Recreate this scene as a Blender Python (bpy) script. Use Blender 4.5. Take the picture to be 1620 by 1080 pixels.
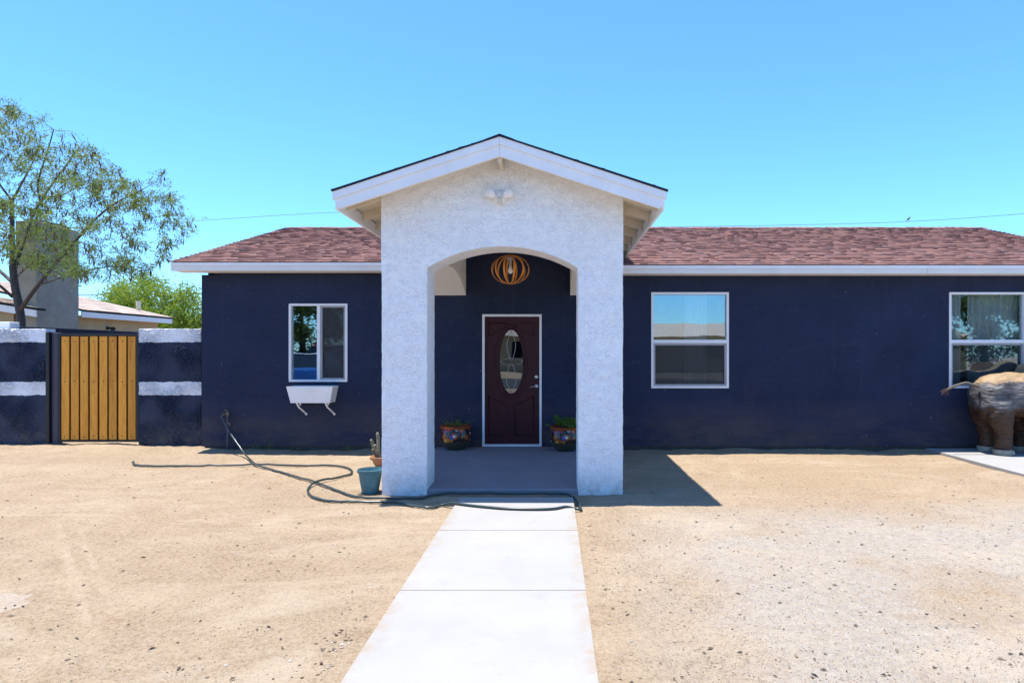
import bpy, bmesh, math, random
import numpy as np
from mathutils import Vector, Matrix, noise

# ------------------------------------------------------------------ reset
for o in list(bpy.data.objects): bpy.data.objects.remove(o, do_unlink=True)
scn = bpy.context.scene
COL = scn.collection
R = math.radians

# ------------------------------------------------------------------ camera
CAMZ = 1.55
cam_d = bpy.data.cameras.new('camera'); cam = bpy.data.objects.new('camera', cam_d); COL.objects.link(cam)
cam.location = (0, 0, CAMZ); cam.rotation_euler = (R(90), 0, 0)
cam_d.sensor_width = 36.0; cam_d.lens = 36.0 * 1000 / 1620
cam_d.shift_x = -65 / 1620; cam_d.shift_y = 15 / 1620
cam_d.clip_start = 0.05; cam_d.clip_end = 1000
scn.camera = cam

# ------------------------------------------------------------------ sky, sun, exposure
SUN_DIR = Vector((0.163, -0.034, -1.0)).normalized()
w = bpy.data.worlds.new('World'); scn.world = w; w.use_nodes = True
nt = w.node_tree; nt.nodes.clear()
sky = nt.nodes.new('ShaderNodeTexSky'); sky.sky_type = 'NISHITA'; sky.sun_disc = False
sky.sun_elevation = math.asin(-SUN_DIR.z); sky.sun_rotation = math.atan2(-SUN_DIR.x, -SUN_DIR.y)
sky.altitude = 350; sky.air_density = 1.0; sky.dust_density = 0.25; sky.ozone_density = 1.6
bg = nt.nodes.new('ShaderNodeBackground'); bg.inputs['Strength'].default_value = 0.15
wo = nt.nodes.new('ShaderNodeOutputWorld')
wb_ = nt.nodes.new('ShaderNodeMix'); wb_.data_type = 'RGBA'; wb_.blend_type = 'MULTIPLY'; wb_.inputs[0].default_value = 1.0
wb_.inputs[7].default_value = (0.395, 0.70, 1.0, 1)      # the camera's cool white balance on the clear desert sky
nt.links.new(sky.outputs[0], wb_.inputs[6]); nt.links.new(wb_.outputs[2], bg.inputs[0]); nt.links.new(bg.outputs[0], wo.inputs[0])
sun_d = bpy.data.lights.new('sun', 'SUN'); sun_d.energy = 4.3; sun_d.angle = R(0.53); sun_d.color = (1.0, 0.955, 0.90)
sun = bpy.data.objects.new('sun', sun_d); COL.objects.link(sun)
sun.rotation_euler = SUN_DIR.to_track_quat('-Z', 'Y').to_euler(); sun.location = (-5, 5, 30)
scn.view_settings.view_transform = 'Standard'; scn.view_settings.look = 'None'
scn.view_settings.exposure = 1.2; scn.view_settings.gamma = 1.0
scn.view_settings.use_curve_mapping = False

# ------------------------------------------------------------------ helpers
rnd = random.Random(7)
def P(px, py, Y): return Vector(((px - 875) * Y / 1000, Y, CAMZ - (py - 555) * Y / 1000))
def G(px, py, z=0.0):
    Y = 1000 * (CAMZ - z) / (py - 555); return Vector(((px - 875) * Y / 1000, Y, z))
def XW(px, Y=9.9): return (px - 875) * Y / 1000
def ZW(py, Y=9.9): return CAMZ - (py - 555) * Y / 1000

def tag(o, label=None, cat=None, group=None, kind=None):
    if label: o['label'] = label
    if cat: o['category'] = cat
    if group: o['group'] = group
    if kind: o['kind'] = kind
    return o
def empty(name, loc, label, cat, group=None):
    o = bpy.data.objects.new(name, None); COL.objects.link(o); o.location = loc
    o.empty_display_size = 0.2
    return tag(o, label, cat, group)
def link(name, me, parent=None, loc=(0, 0, 0)):
    o = bpy.data.objects.new(name, me); COL.objects.link(o); o.location = loc
    if parent is not None:
        o.parent = parent; bpy.context.view_layer.update()
        o.matrix_parent_inverse = parent.matrix_world.inverted()
    return o

class MB:
    """collects shapes; build() links them as one mesh object (coordinates are world)"""
    def __init__(s): s.v = []; s.f = []; s.m = []; s.mi = 0
    def add(s, vs, fs):
        b = len(s.v); s.v += [tuple(v) for v in vs]; s.f += [tuple(b + i for i in f) for f in fs]; s.m += [s.mi] * len(fs)
        return s
    def box(s, x0, x1, y0, y1, z0, z1, bev=0.0):
        if bev > 0:
            bm = bmesh.new(); bmesh.ops.create_cube(bm, size=1)
            for v in bm.verts:
                v.co = Vector(((x0 + x1) / 2 + v.co.x * (x1 - x0), (y0 + y1) / 2 + v.co.y * (y1 - y0), (z0 + z1) / 2 + v.co.z * (z1 - z0)))
            bmesh.ops.bevel(bm, geom=bm.edges[:], offset=bev, segments=1, affect='EDGES')
            bm.verts.index_update()
            s.add([v.co[:] for v in bm.verts], [[v.index for v in f.verts] for f in bm.faces]); bm.free(); return s
        vs = [(x0,y0,z0),(x1,y0,z0),(x1,y1,z0),(x0,y1,z0),(x0,y0,z1),(x1,y0,z1),(x1,y1,z1),(x0,y1,z1)]
        return s.add(vs, [(0,3,2,1),(4,5,6,7),(0,1,5,4),(1,2,6,5),(2,3,7,6),(3,0,4,7)])
    def hexa(s, c): # 8 corners: bottom 4 ccw, top 4
        return s.add(c, [(0,3,2,1),(4,5,6,7),(0,1,5,4),(1,2,6,5),(2,3,7,6),(3,0,4,7)])
    def prism(s, poly, axis, a, b): # poly in 2D, extruded along axis
        def mk(p, t):
            return {'x': (t, p[0], p[1]), 'y': (p[0], t, p[1]), 'z': (p[0], p[1], t)}[axis]
        n = len(poly); vs = [mk(p, a) for p in poly] + [mk(p, b) for p in poly]
        fs = [tuple(range(n))[::-1], tuple(range(n, 2 * n))] + [(i, (i + 1) % n, n + (i + 1) % n, n + i) for i in range(n)]
        return s.add(vs, fs)
    def tube(s, pts, r, n=8, caps=True):
        pts = [Vector(p) for p in pts]; rs = r if isinstance(r, (list, tuple)) else [r] * len(pts)
        vs = []; fs = []; ref = None
        for i, p in enumerate(pts):
            d = (pts[min(i + 1, len(pts) - 1)] - pts[max(i - 1, 0)])
            d = d.normalized() if d.length > 1e-9 else Vector((0, 0, 1))
            if ref is None: ref = Vector((0, 0, 1)) if abs(d.z) < 0.9 else Vector((1, 0, 0))
            a = d.cross(ref); a = a.normalized() if a.length > 1e-6 else d.orthogonal().normalized()
            b = d.cross(a).normalized(); ref = b * -1 if False else a.cross(d)
            for k in range(n):
                t = 2 * math.pi * k / n; vs.append(p + (a * math.cos(t) + b * math.sin(t)) * rs[i])
        for i in range(len(pts) - 1):
            for k in range(n):
                fs.append((i * n + k, i * n + (k + 1) % n, (i + 1) * n + (k + 1) % n, (i + 1) * n + k))
        if caps:
            fs.append(tuple(range(n))); fs.append(tuple(range((len(pts) - 1) * n, len(pts) * n))[::-1])
        return s.add(vs, fs)
    def lathe(s, prof, c=(0, 0, 0), n=24, axis='z'):
        vs = []; fs = []; c = Vector(c)
        for (r, h) in prof:
            for k in range(n):
                t = 2 * math.pi * k / n; a, b = r * math.cos(t), r * math.sin(t)
                vs.append(c + (Vector((a, b, h)) if axis == 'z' else Vector((a, h, b)) if axis == 'y' else Vector((h, a, b))))
        m = len(prof)
        for i in range(m - 1):
            for k in range(n): fs.append((i * n + k, i * n + (k + 1) % n, (i + 1) * n + (k + 1) % n, (i + 1) * n + k))
        fs.append(tuple(range(n))[::-1]); fs.append(tuple(range((m - 1) * n, m * n)))
        return s.add(vs, fs)
    def build(s, name, mat, parent=None, smooth=False, recalc=True):
        me = bpy.data.meshes.new(name); me.from_pydata(s.v, [], s.f)
        mats = mat if isinstance(mat, (list, tuple)) else [mat]
        for m in mats: me.materials.append(m)
        if len(mats) > 1: me.polygons.foreach_set('material_index', s.m)
        if recalc:
            bm = bmesh.new(); bm.from_mesh(me); bmesh.ops.recalc_face_normals(bm, faces=bm.faces[:]); bm.to_mesh(me); bm.free()
        if smooth == 'auto':
            bm = bmesh.new(); bm.from_mesh(me)
            for f in bm.faces: f.smooth = True
            for e in bm.edges:
                if len(e.link_faces) == 2 and e.calc_face_angle(0) > R(38): e.smooth = False
            bm.to_mesh(me); bm.free()
        elif smooth: me.polygons.foreach_set('use_smooth', [True] * len(me.polygons))
        return link(name, me, parent)

def spline(pts, k=8):
    pts = [Vector(p) for p in pts]; out = []
    for i in range(len(pts) - 1):
        p0, p1, p2, p3 = pts[max(i - 1, 0)], pts[i], pts[i + 1], pts[min(i + 2, len(pts) - 1)]
        for j in range(k):
            t = j / k
            out.append(0.5 * ((2 * p1) + (p2 - p0) * t + (2 * p0 - 5 * p1 + 4 * p2 - p3) * t * t + (3 * p1 - p0 - 3 * p2 + p3) * t ** 3))
    out.append(pts[-1]); return out

# ------------------------------------------------------------------ materials
class NB:
    """tiny node-builder"""
    def __init__(s, name):
        s.mat = bpy.data.materials.new(name); s.mat.use_nodes = True; s.t = s.mat.node_tree; s.t.nodes.clear()
        s.out = s.t.nodes.new('ShaderNodeOutputMaterial')
        s.co = s.t.nodes.new('ShaderNodeTexCoord').outputs['Object']
    def n(s, typ, **kw):
        nd = s.t.nodes.new('ShaderNode' + typ)
        for k, v in kw.items():
            if hasattr(nd, k) and not k[0].isupper(): setattr(nd, k, v)
            else: s.set(nd, k, v)
        return nd
    def set(s, nd, k, v):
        i = nd.inputs[k.replace('_', ' ')] if not isinstance(k, int) else nd.inputs[k]
        if isinstance(v, bpy.types.NodeSocket): s.t.links.new(v, i)
        else:
            if isinstance(v, (tuple, list)) and len(v) == 3 and i.type == 'RGBA': v = (*v, 1)
            i.default_value = v
    def math(s, op, a, b=0.0, clamp=False):
        nd = s.t.nodes.new('ShaderNodeMath'); nd.operation = op; nd.use_clamp = clamp
        s.set(nd, 0, a); s.set(nd, 1, b); return nd.outputs[0]
    def mix(s, f, a, b, mode='MIX'):
        nd = s.t.nodes.new('ShaderNodeMix'); nd.data_type = 'RGBA'; nd.blend_type = mode
        s.set(nd, 0, f); s.set(nd, 6, a); s.set(nd, 7, b); return nd.outputs[2]
    def ramp(s, f, lo, hi, a=(0, 0, 0), b=(1, 1, 1)):
        nd = s.t.nodes.new('ShaderNodeValToRGB'); e = nd.color_ramp.elements
        e[0].position = lo; e[1].position = hi; e[0].color = (*a, 1); e[1].color = (*b, 1)
        s.t.links.new(f, nd.inputs[0]); return nd.outputs[0]
    def cramp(s, f, stops, interp='LINEAR'):
        nd = s.t.nodes.new('ShaderNodeValToRGB'); cr = nd.color_ramp; cr.interpolation = interp
        while len(cr.elements) < len(stops): cr.elements.new(0.5)
        for e, (p, c) in zip(cr.elements, stops): e.position = p; e.color = (*c, 1)
        s.t.links.new(f, nd.inputs[0]); return nd.outputs[0]
    def maprange(s, v, a, b, c=0.0, d=1.0):
        nd = s.t.nodes.new('ShaderNodeMapRange'); s.set(nd, 0, v)
        for i, q in enumerate((a, b, c, d)): nd.inputs[i + 1].default_value = q
        return nd.outputs[0]
    def scale(s, sc, vec=None):
        nd = s.t.nodes.new('ShaderNodeMapping'); s.t.links.new(vec or s.co, nd.inputs[0]); nd.inputs['Scale'].default_value = sc
        return nd.outputs[0]
    def noise(s, sc, det=4, rough=0.6, vec=None, dist=0.0):
        nd = s.t.nodes.new('ShaderNodeTexNoise'); s.t.links.new(vec or s.co, nd.inputs['Vector'])
        nd.inputs['Scale'].default_value = sc; nd.inputs['Detail'].default_value = det
        nd.inputs['Roughness'].default_value = rough; nd.inputs['Distortion'].default_value = dist
        return nd.outputs[0]
    def voro(s, sc, feature='F1', vec=None, out=0, rand=1.0):
        nd = s.t.nodes.new('ShaderNodeTexVoronoi'); nd.feature = feature; s.t.links.new(vec or s.co, nd.inputs['Vector'])
        nd.inputs['Scale'].default_value = sc; nd.inputs['Randomness'].default_value = rand; return nd.outputs[out]
    def xyz(s):
        nd = s.t.nodes.new('ShaderNodeSeparateXYZ'); s.t.links.new(s.co, nd.inputs[0]); return nd.outputs
    def bump(s, h, strength=0.5, dist=0.01, prev=None):
        nd = s.t.nodes.new('ShaderNodeBump'); s.t.links.new(h, nd.inputs['Height'])
        nd.inputs['Strength'].default_value = strength; nd.inputs['Distance'].default_value = dist
        if prev: s.t.links.new(prev, nd.inputs['Normal'])
        return nd.outputs[0]
    def pbr(s, col, rough=0.6, normal=None, metal=0.0, spec=0.5, **kw):
        p = s.t.nodes.new('ShaderNodeBsdfPrincipled'); s.set(p, 'Base Color', col); s.set(p, 'Roughness', rough)
        p.inputs['Metallic'].default_value = metal; p.inputs['Specular IOR Level'].default_value = spec
        if normal: s.t.links.new(normal, p.inputs['Normal'])
        for k, v in kw.items(): s.set(p, k, v)
        s.t.links.new(p.outputs[0], s.out.inputs[0]); s.p = p; return s.mat

def plain(name, col, rough=0.6, metal=0.0, var=0.12, sc=9.0, spec=0.5, bump=0.0, bsc=120):
    b = NB(name); n = b.noise(sc, 5, 0.6)
    c = b.mix(b.ramp(n, 0.3, 0.7), tuple(x * (1 - var) for x in col), tuple(min(1, x * (1 + var)) for x in col))
    nm = b.bump(b.noise(bsc, 3), bump, 0.004) if bump else None
    return b.pbr(c, rough, nm, metal, spec)

def stucco_white():
    b = NB('white stucco')
    sv = b.scale((1.0, 1.0, 2.7))
    wrp = b.n('VectorMath', operation='ADD'); nz = b.n('TexNoise'); b.t.links.new(sv, nz.inputs['Vector']); nz.inputs['Scale'].default_value = 9; nz.inputs['Detail'].default_value = 3
    b.t.links.new(sv, wrp.inputs[0]); sc = b.n('VectorMath', operation='SCALE'); b.t.links.new(nz.outputs[1], sc.inputs[0]); sc.inputs['Scale'].default_value = 0.14; b.t.links.new(sc.outputs[0], wrp.inputs[1])
    crease = b.voro(26, 'DISTANCE_TO_EDGE', wrp.outputs[0])
    line = b.ramp(crease, 0.0, 0.09)
    mask = b.ramp(b.noise(16, 3, 0.6), 0.36, 0.6)
    lace = b.math('MAXIMUM', line, b.math('MULTIPLY', b.math('SUBTRACT', 1.0, mask), 0.8), True)
    fine = b.noise(75, 5, 0.75); mid = b.noise(26, 4, 0.65, sv)
    h = b.math('ADD', b.math('MULTIPLY', lace, 0.9), b.math('ADD', b.math('MULTIPLY', mid, 0.7), b.math('MULTIPLY', fine, 0.75)))
    nm = b.bump(h, 0.62, 0.011)
    c = b.mix(b.ramp(b.noise(3, 5, 0.6), 0.3, 0.7), (0.885, 0.885, 0.885), (0.935, 0.935, 0.935))
    c = b.mix(b.math('MULTIPLY', b.math('SUBTRACT', 1.0, lace), 0.24), c, (0.50, 0.51, 0.54))  # creases of the lace darkened in colour, standing in for relief shade
    z = b.xyz()[2]
    dirt = b.math('MULTIPLY', b.maprange(z, 0.30, 0.0), b.ramp(b.noise(11, 5, 0.7), 0.35, 0.75))
    c = b.mix(b.math('MULTIPLY', dirt, 0.75), c, (0.40, 0.31, 0.22))
    return b.pbr(c, 0.9, nm, spec=0.2)

def stucco_navy(name='navy stucco', rough_trowel=False):
    b = NB(name)
    c0 = b.mix(b.ramp(b.noise(1.7, 5, 0.65), 0.3, 0.7), (0.0130, 0.0205, 0.049), (0.0195, 0.0290, 0.066))
    x, y, z = b.xyz()
    if not rough_trowel:
        dust = b.math('MULTIPLY', b.maprange(z, 0.80, 0.02), b.ramp(b.noise(0.9, 6, 0.72, b.scale((0.7, 1, 1.8))), 0.32, 0.62))
        c0 = b.mix(b.math('MULTIPLY', dust, 0.85), c0, (0.120, 0.086, 0.072))
        scuff = b.math('MULTIPLY', b.ramp(b.noise(2.6, 6, 0.75, b.scale((0.6, 1, 2.2)), 0.6), 0.55, 0.75), 0.45)
        c0 = b.mix(scuff, c0, (0.036, 0.046, 0.082))
        drip = b.math('MULTIPLY', b.ramp(b.noise(9, 4, 0.6, b.scale((1, 1, 0.07))), 0.58, 0.72), 0.25); c0 = b.mix(drip, c0, (0.042, 0.046, 0.066))
        chips = b.math('GREATER_THAN', b.noise(24, 4, 0.75, b.scale((0.8, 1, 1.0))), 0.70)
        area = b.ramp(b.noise(1.3, 2, 0.5), 0.46, 0.6)
        c0 = b.mix(b.math('MULTIPLY', b.math('MULTIPLY', chips, area), 0.75), c0, (0.34, 0.36, 0.42))
        spots = b.math('LESS_THAN', b.voro(5.5), 0.028)
        c0 = b.mix(b.math('MULTIPLY', spots, 0.55), c0, (0.42, 0.43, 0.45))
        n = b.bump(b.noise(34, 6, 0.7), 0.85, 0.012, b.bump(b.noise(7, 4, 0.6), 0.6, 0.03))
        return b.pbr(c0, 0.7, n, spec=0.18)
    c1 = b.mix(b.ramp(b.noise(9, 4, 0.6), 0.35, 0.65), (0.74, 0.74, 0.76), (0.86, 0.86, 0.88))
    zz = b.math('ADD', z, b.math('MULTIPLY', b.math('SUBTRACT', b.noise(9, 3), 0.5), 0.045))
    band = b.math('ADD', b.math('GREATER_THAN', zz, 1.69), b.math('MULTIPLY', b.math('GREATER_THAN', zz, 0.84), b.math('LESS_THAN', zz, 1.055)))
    c = b.mix(band, c0, c1)
    dust = b.math('MULTIPLY', b.maprange(z, 0.6, 0.0), b.ramp(b.noise(5, 5, 0.7), 0.40, 0.75))
    c = b.mix(b.math('MULTIPLY', dust, 0.6), c, (0.20, 0.155, 0.115))
    g = b.n('NewGeometry'); nz = b.n('SeparateXYZ'); b.t.links.new(g.outputs['Normal'], nz.inputs[0])
    ledge_glint = b.math('MULTIPLY', b.maprange(nz.outputs[2], 0.30, 0.65), b.ramp(b.noise(4, 4, 0.7), 0.3, 0.6))   # pale tint on up-facing trowel ridges, sun glints put into the colour
    c = b.mix(b.math('MULTIPLY', ledge_glint, 0.22), c, (0.36, 0.36, 0.38))
    n = b.bump(b.noise(75, 4, 0.65), 0.7, 0.008, b.bump(b.noise(26, 6, 0.8, b.scale((1, 1, 2.0)), 2.5), 0.5, 0.02))
    return b.pbr(c, 0.40, n, spec=0.30)

def ground_mat():
    b = NB('dry sandy dirt')
    x, y, z = b.xyz()
    big = b.noise(0.55, 4, 0.6); med = b.noise(2.4, 6, 0.68, None, 0.4); fine = b.noise(60, 4, 0.7); grit = b.noise(190, 3, 0.7)
    c = b.mix(b.ramp(med, 0.30, 0.70), (0.235, 0.163, 0.098), (0.385, 0.288, 0.185))
    c = b.mix(b.math('MULTIPLY', b.ramp(big, 0.40, 0.62), 0.65), c, (0.245, 0.168, 0.098))
    br = b.math('MULTIPLY', b.maprange(b.math('ADD', y, b.math('MULTIPLY', b.noise(1.0, 4, 0.6), 2.2)), 6.9, 7.8), b.maprange(x, 1.4, 3.2))
    c = b.mix(b.math('MULTIPLY', br, 0.55), c, (0.29, 0.19, 0.10))
    # grey gravelly spread on the right of the path
    gx = b.math('MULTIPLY', b.maprange(x, 0.35, 1.3), b.maprange(b.math('ADD', y, b.math('MULTIPLY', x, -0.12)), 6.3, 5.3))
    gm = b.math('MULTIPLY', gx, b.ramp(b.noise(0.9, 5, 0.65), 0.30, 0.52))
    c = b.mix(b.math('MULTIPLY', gm, 0.9), c, b.mix(b.ramp(b.noise(14, 4, 0.7), 0.35, 0.65), (0.275, 0.250, 0.218), (0.395, 0.366, 0.325)))
    # pale scuffed streaks
    st = b.ramp(b.noise(1.6, 5, 0.7, b.scale((0.35, 1.5, 1)), 0.8), 0.52, 0.72)
    c = b.mix(b.math('MULTIPLY', st, 0.42), c, (0.47, 0.375, 0.26))
    # compacted tyre marks crossing the left of the yard
    v = b.math('ADD', b.math('ADD', b.math('MULTIPLY', x, 0.756), b.math('MULTIPLY', y, 0.654)), b.math('MULTIPLY', b.noise(0.8, 2), 0.16))
    for v0, wd, k in ((0.42, 0.040, 0.42), (0.55, 0.032, 0.36), (1.75, 0.06, 0.18)):
        tr = b.math('MULTIPLY', b.maprange(b.math('ABSOLUTE', b.math('SUBTRACT', v, v0)), wd, wd * 0.4), b.math('MULTIPLY', b.ramp(b.noise(2.2, 6, 0.78), 0.42, 0.6), b.math('MULTIPLY', b.maprange(x, -1.9, -2.7), b.maprange(y, 6.0, 5.0))))
        c = b.mix(b.math('MULTIPLY', tr, k), c, (0.52, 0.42, 0.30))
    # powder patch by the path's left
    d = b.n('VectorMath', operation='DISTANCE'); b.t.links.new(b.co, d.inputs[0]); d.inputs[1].default_value = (-3.42, 3.84, 0.0)
    pp = b.math('LESS_THAN', b.math('ADD', d.outputs['Value'], b.math('MULTIPLY', b.noise(7, 4, 0.7), 0.35)), 0.36)
    c = b.mix(b.math('MULTIPLY', pp, 0.35), c, (0.55, 0.51, 0.47))
    c = b.mix(b.math('MULTIPLY', b.ramp(fine, 0.42, 0.72), 0.50), c, (0.185, 0.135, 0.09))
    gr2 = b.noise(34, 6, 0.82); c = b.mix(b.math('MULTIPLY', b.ramp(gr2, 0.50, 0.62), b.math('MULTIPLY', b.ramp(b.noise(0.75, 4, 0.65), 0.38, 0.60), 0.55)), c, (0.165, 0.120, 0.080)); c = b.mix(b.math('MULTIPLY', b.ramp(gr2, 0.48, 0.34), 0.40), c, (0.46, 0.365, 0.255))
    sp = b.math('LESS_THAN', b.voro(52), 0.15)
    spm = b.ramp(b.noise(3.2, 4, 0.7), 0.45, 0.62)
    c = b.mix(b.math('MULTIPLY', b.math('MULTIPLY', sp, spm), 0.6), c, (0.13, 0.10, 0.08))
    sp2 = b.math('LESS_THAN', b.voro(95), 0.22)
    c = b.mix(b.math('MULTIPLY', sp2, b.math('ADD', 0.22, b.math('MULTIPLY', gm, 0.35))), c, (0.15, 0.12, 0.10))
    dp_ = b.ramp(b.noise(0.85, 6, 0.72, b.scale((0.6, 1.2, 1)), 1.0), 0.52, 0.66)
    c = b.mix(b.math('MULTIPLY', dp_, 0.50), c, (0.44, 0.355, 0.255))       # smooth dusty patches
    h = b.math('ADD', b.math('MULTIPLY', fine, 0.8), b.math('MULTIPLY', grit, 0.4))
    n = b.bump(h, 0.9, 0.016, b.bump(b.noise(11, 5, 0.65), 0.85, 0.045))
    return b.pbr(c, 0.95, n, spec=0.1)

def concrete(name, a, bcol, stain=(0.3, 0.25, 0.2), st=0.15):
    b = NB(name)
    c = b.mix(b.ramp(b.noise(1.6, 6, 0.65), 0.3, 0.7), a, bcol)
    c = b.mix(b.math('MULTIPLY', b.ramp(b.noise(5, 6, 0.75), 0.58, 0.78), st), c, stain)
    c = b.mix(b.math('MULTIPLY', b.math('GREATER_THAN', b.noise(34, 3, 0.7), 0.72), 0.3), c, stain)
    n = b.bump(b.noise(150, 3, 0.7), 0.25, 0.003)
    return b.pbr(c, 0.85, n, spec=0.2)

def shingle_mat(name, stops):
    b = NB(name); g = b.n('NewGeometry')
    c = b.cramp(g.outputs['Random Per Island'], stops)
    c = b.mix(b.math('MULTIPLY', b.ramp(b.noise(90, 3, 0.7), 0.35, 0.7), 0.45), c, (0.12, 0.08, 0.08))
    c = b.mix(b.math('MULTIPLY', b.ramp(b.noise(0.9, 4, 0.6), 0.45, 0.7), 0.10), c, (0.30, 0.19, 0.16))
    return b.pbr(c, 0.92, b.bump(b.noise(260, 2), 0.5, 0.004), spec=0.15)

def wood_board():
    b = NB('cedar board'); oi = b.n('ObjectInfo')
    off = b.n('CombineXYZ'); b.set(off, 0, b.math('MULTIPLY', oi.outputs['Random'], 40.0)); b.set(off, 2, b.math('MULTIPLY', oi.outputs['Random'], 13.0))
    ad = b.n('VectorMath', operation='ADD'); b.t.links.new(b.co, ad.inputs[0]); b.t.links.new(off.outputs[0], ad.inputs[1])
    mp = b.scale((1.0, 1.0, 0.045), ad.outputs[0])
    g = b.noise(60, 6, 0.65, mp, 1.2); g2 = b.noise(14, 3, 0.5, b.scale((1, 1, 0.12), ad.outputs[0]), 1.0)
    c = b.mix(b.ramp(g, 0.3, 0.7), (0.46, 0.155, 0.014), (0.82, 0.345, 0.036))
    c = b.mix(b.math('MULTIPLY', b.ramp(g2, 0.35, 0.7), 0.5), c, (0.84, 0.40, 0.055))
    kn = b.math('LESS_THAN', b.voro(3.3, 'F1', b.scale((3.0, 1, 1), ad.outputs[0])), 0.07)
    c = b.mix(b.math('MULTIPLY', kn, 0.7), c, (0.10, 0.04, 0.012))
    hv = b.n('HueSaturation', Color=c); b.set(hv, 'Value', b.math('ADD', 0.82, b.math('MULTIPLY', oi.outputs['Random'], 0.36)))
    return b.pbr(hv.outputs[0], 0.55, b.bump(g, 0.25, 0.003), spec=0.3)

def glass_mat(name, base=0.21, tint=(0.84, 0.90, 0.90), refl=(0.72, 0.86, 0.95)):
    b = NB(name); fr = b.n('Fresnel', IOR=1.5)
    tr = b.n('BsdfTransparent', Color=tint); gl = b.n('BsdfGlossy', Color=refl, Roughness=0.012)
    n = b.bump(b.noise(1.3, 2), 0.05, 0.02); b.t.links.new(n, gl.inputs['Normal'])
    f = b.math('ADD', b.math('MULTIPLY', fr.outputs[0], 1 - base), base, True)
    m = b.n('MixShader'); b.t.links.new(f, m.inputs[0]); b.t.links.new(tr.outputs[0], m.inputs[1]); b.t.links.new(gl.outputs[0], m.inputs[2])
    b.t.links.new(m.outputs[0], b.out.inputs[0]); return b.mat

def screen_mat():
    b = NB('insect screen'); tr = b.n('BsdfTransparent', Color=(0.85, 0.85, 0.85)); df = b.n('BsdfDiffuse', Color=(0.085, 0.085, 0.088))
    m = b.n('MixShader', Fac=0.5); b.t.links.new(tr.outputs[0], m.inputs[1]); b.t.links.new(df.outputs[0], m.inputs[2])
    b.t.links.new(m.outputs[0], b.out.inputs[0]); return b.mat

def leaf_mat(name, a, c, trans=0.4):
    b = NB(name); g = b.n('NewGeometry')
    col = b.mix(g.outputs['Random Per Island'], a, c)
    col = b.mix(b.math('MULTIPLY', b.ramp(b.noise(0.9, 3), 0.4, 0.65), 0.5), col, tuple(q * 1.35 for q in c))
    df = b.n('BsdfPrincipled', Base_Color=col, Roughness=0.5); df.inputs['Specular IOR Level'].default_value = 0.3
    tl = b.n('BsdfTranslucent', Color=b.mix(0.5, col, (0.30, 0.36, 0.03)))
    m = b.n('MixShader', Fac=trans); b.t.links.new(df.outputs[0], m.inputs[1]); b.t.links.new(tl.outputs[0], m.inputs[2])
    b.t.links.new(m.outputs[0], b.out.inputs[0]); return b.mat

def rand_mat(name, stops, rough=0.8):
    b = NB(name); g = b.n('NewGeometry'); c = b.cramp(g.outputs['Random Per Island'], stops)
    return b.pbr(c, rough, spec=0.2)

def talavera():
    b = NB('painted pottery')
    v = b.n('TexVoronoi'); v.inputs['Scale'].default_value = 10.5; b.t.links.new(b.co, v.inputs['Vector']); v.inputs['Randomness'].default_value = 0.75
    dist, colr = v.outputs[0], v.outputs[1]
    sep = b.n('SeparateColor'); b.t.links.new(colr, sep.inputs[0])
    pet = b.cramp(sep.outputs[0], [(0.0, (0.36, 0.07, 0.012)), (0.32, (0.26, 0.02, 0.012)), (0.62, (0.42, 0.45, 0.52)), (0.72, (0.36, 0.15, 0.02)), (0.92, (0.03, 0.06, 0.30))], 'CONSTANT')
    core = b.cramp(sep.outputs[1], [(0.0, (0.6, 0.35, 0.03)), (0.5, (0.04, 0.10, 0.32)), (0.8, (0.6, 0.6, 0.58))], 'CONSTANT')
    c = b.mix(b.math('LESS_THAN', dist, 0.50), (0.030, 0.014, 0.012), pet)
    c = b.mix(b.math('LESS_THAN', dist, 0.22), c, core)
    v2 = b.voro(42); c = b.mix(b.math('MULTIPLY', b.math('LESS_THAN', v2, 0.22), 0.6), c, (0.10, 0.16, 0.08))
    z = b.xyz()[2]
    c = b.mix(b.math('LESS_THAN', z, 0.135), c, (0.05, 0.045, 0.03))
    return b.pbr(c, 0.22, b.bump(b.noise(20, 2), 0.1, 0.003), spec=0.5)

def elephant_mat():
    b = NB('painted paper hide'); x, y, z = b.xyz()
    g = b.n('NewGeometry'); nz = b.n('SeparateXYZ'); b.t.links.new(g.outputs['True Normal'], nz.inputs[0])
    q = b.math('ADD', z, b.math('MULTIPLY', b.math('SUBTRACT', b.noise(5, 5, 0.7), 0.5), 0.34))
    grey = b.mix(b.ramp(b.noise(5, 4, 0.6, b.scale((1, 1, 2.2))), 0.35, 0.65), (0.030, 0.027, 0.029), (0.125, 0.120, 0.122))
    brown = b.mix(b.ramp(b.noise(7, 5, 0.7), 0.35, 0.7), (0.030, 0.014, 0.007), (0.080, 0.038, 0.018))
    tan = b.mix(b.ramp(b.noise(6, 4), 0.3, 0.7), (0.26, 0.165, 0.080), (0.33, 0.225, 0.12))
    c = b.mix(b.ramp(q, 0.66, 0.74), brown, grey)
    c = b.mix(b.maprange(q, 1.05, 1.09), c, tan)
    h = b.math('ADD', b.noise(6, 4, 0.55, b.scale((0.7, 1, 2.6)), 1.2), b.math('MULTIPLY', b.noise(22, 4, 0.6, b.scale((0.6, 1, 2.2))), 0.25))
    n = b.bump(h, 0.8, 0.05)
    return b.pbr(c, 0.5, n, spec=0.35)

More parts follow.
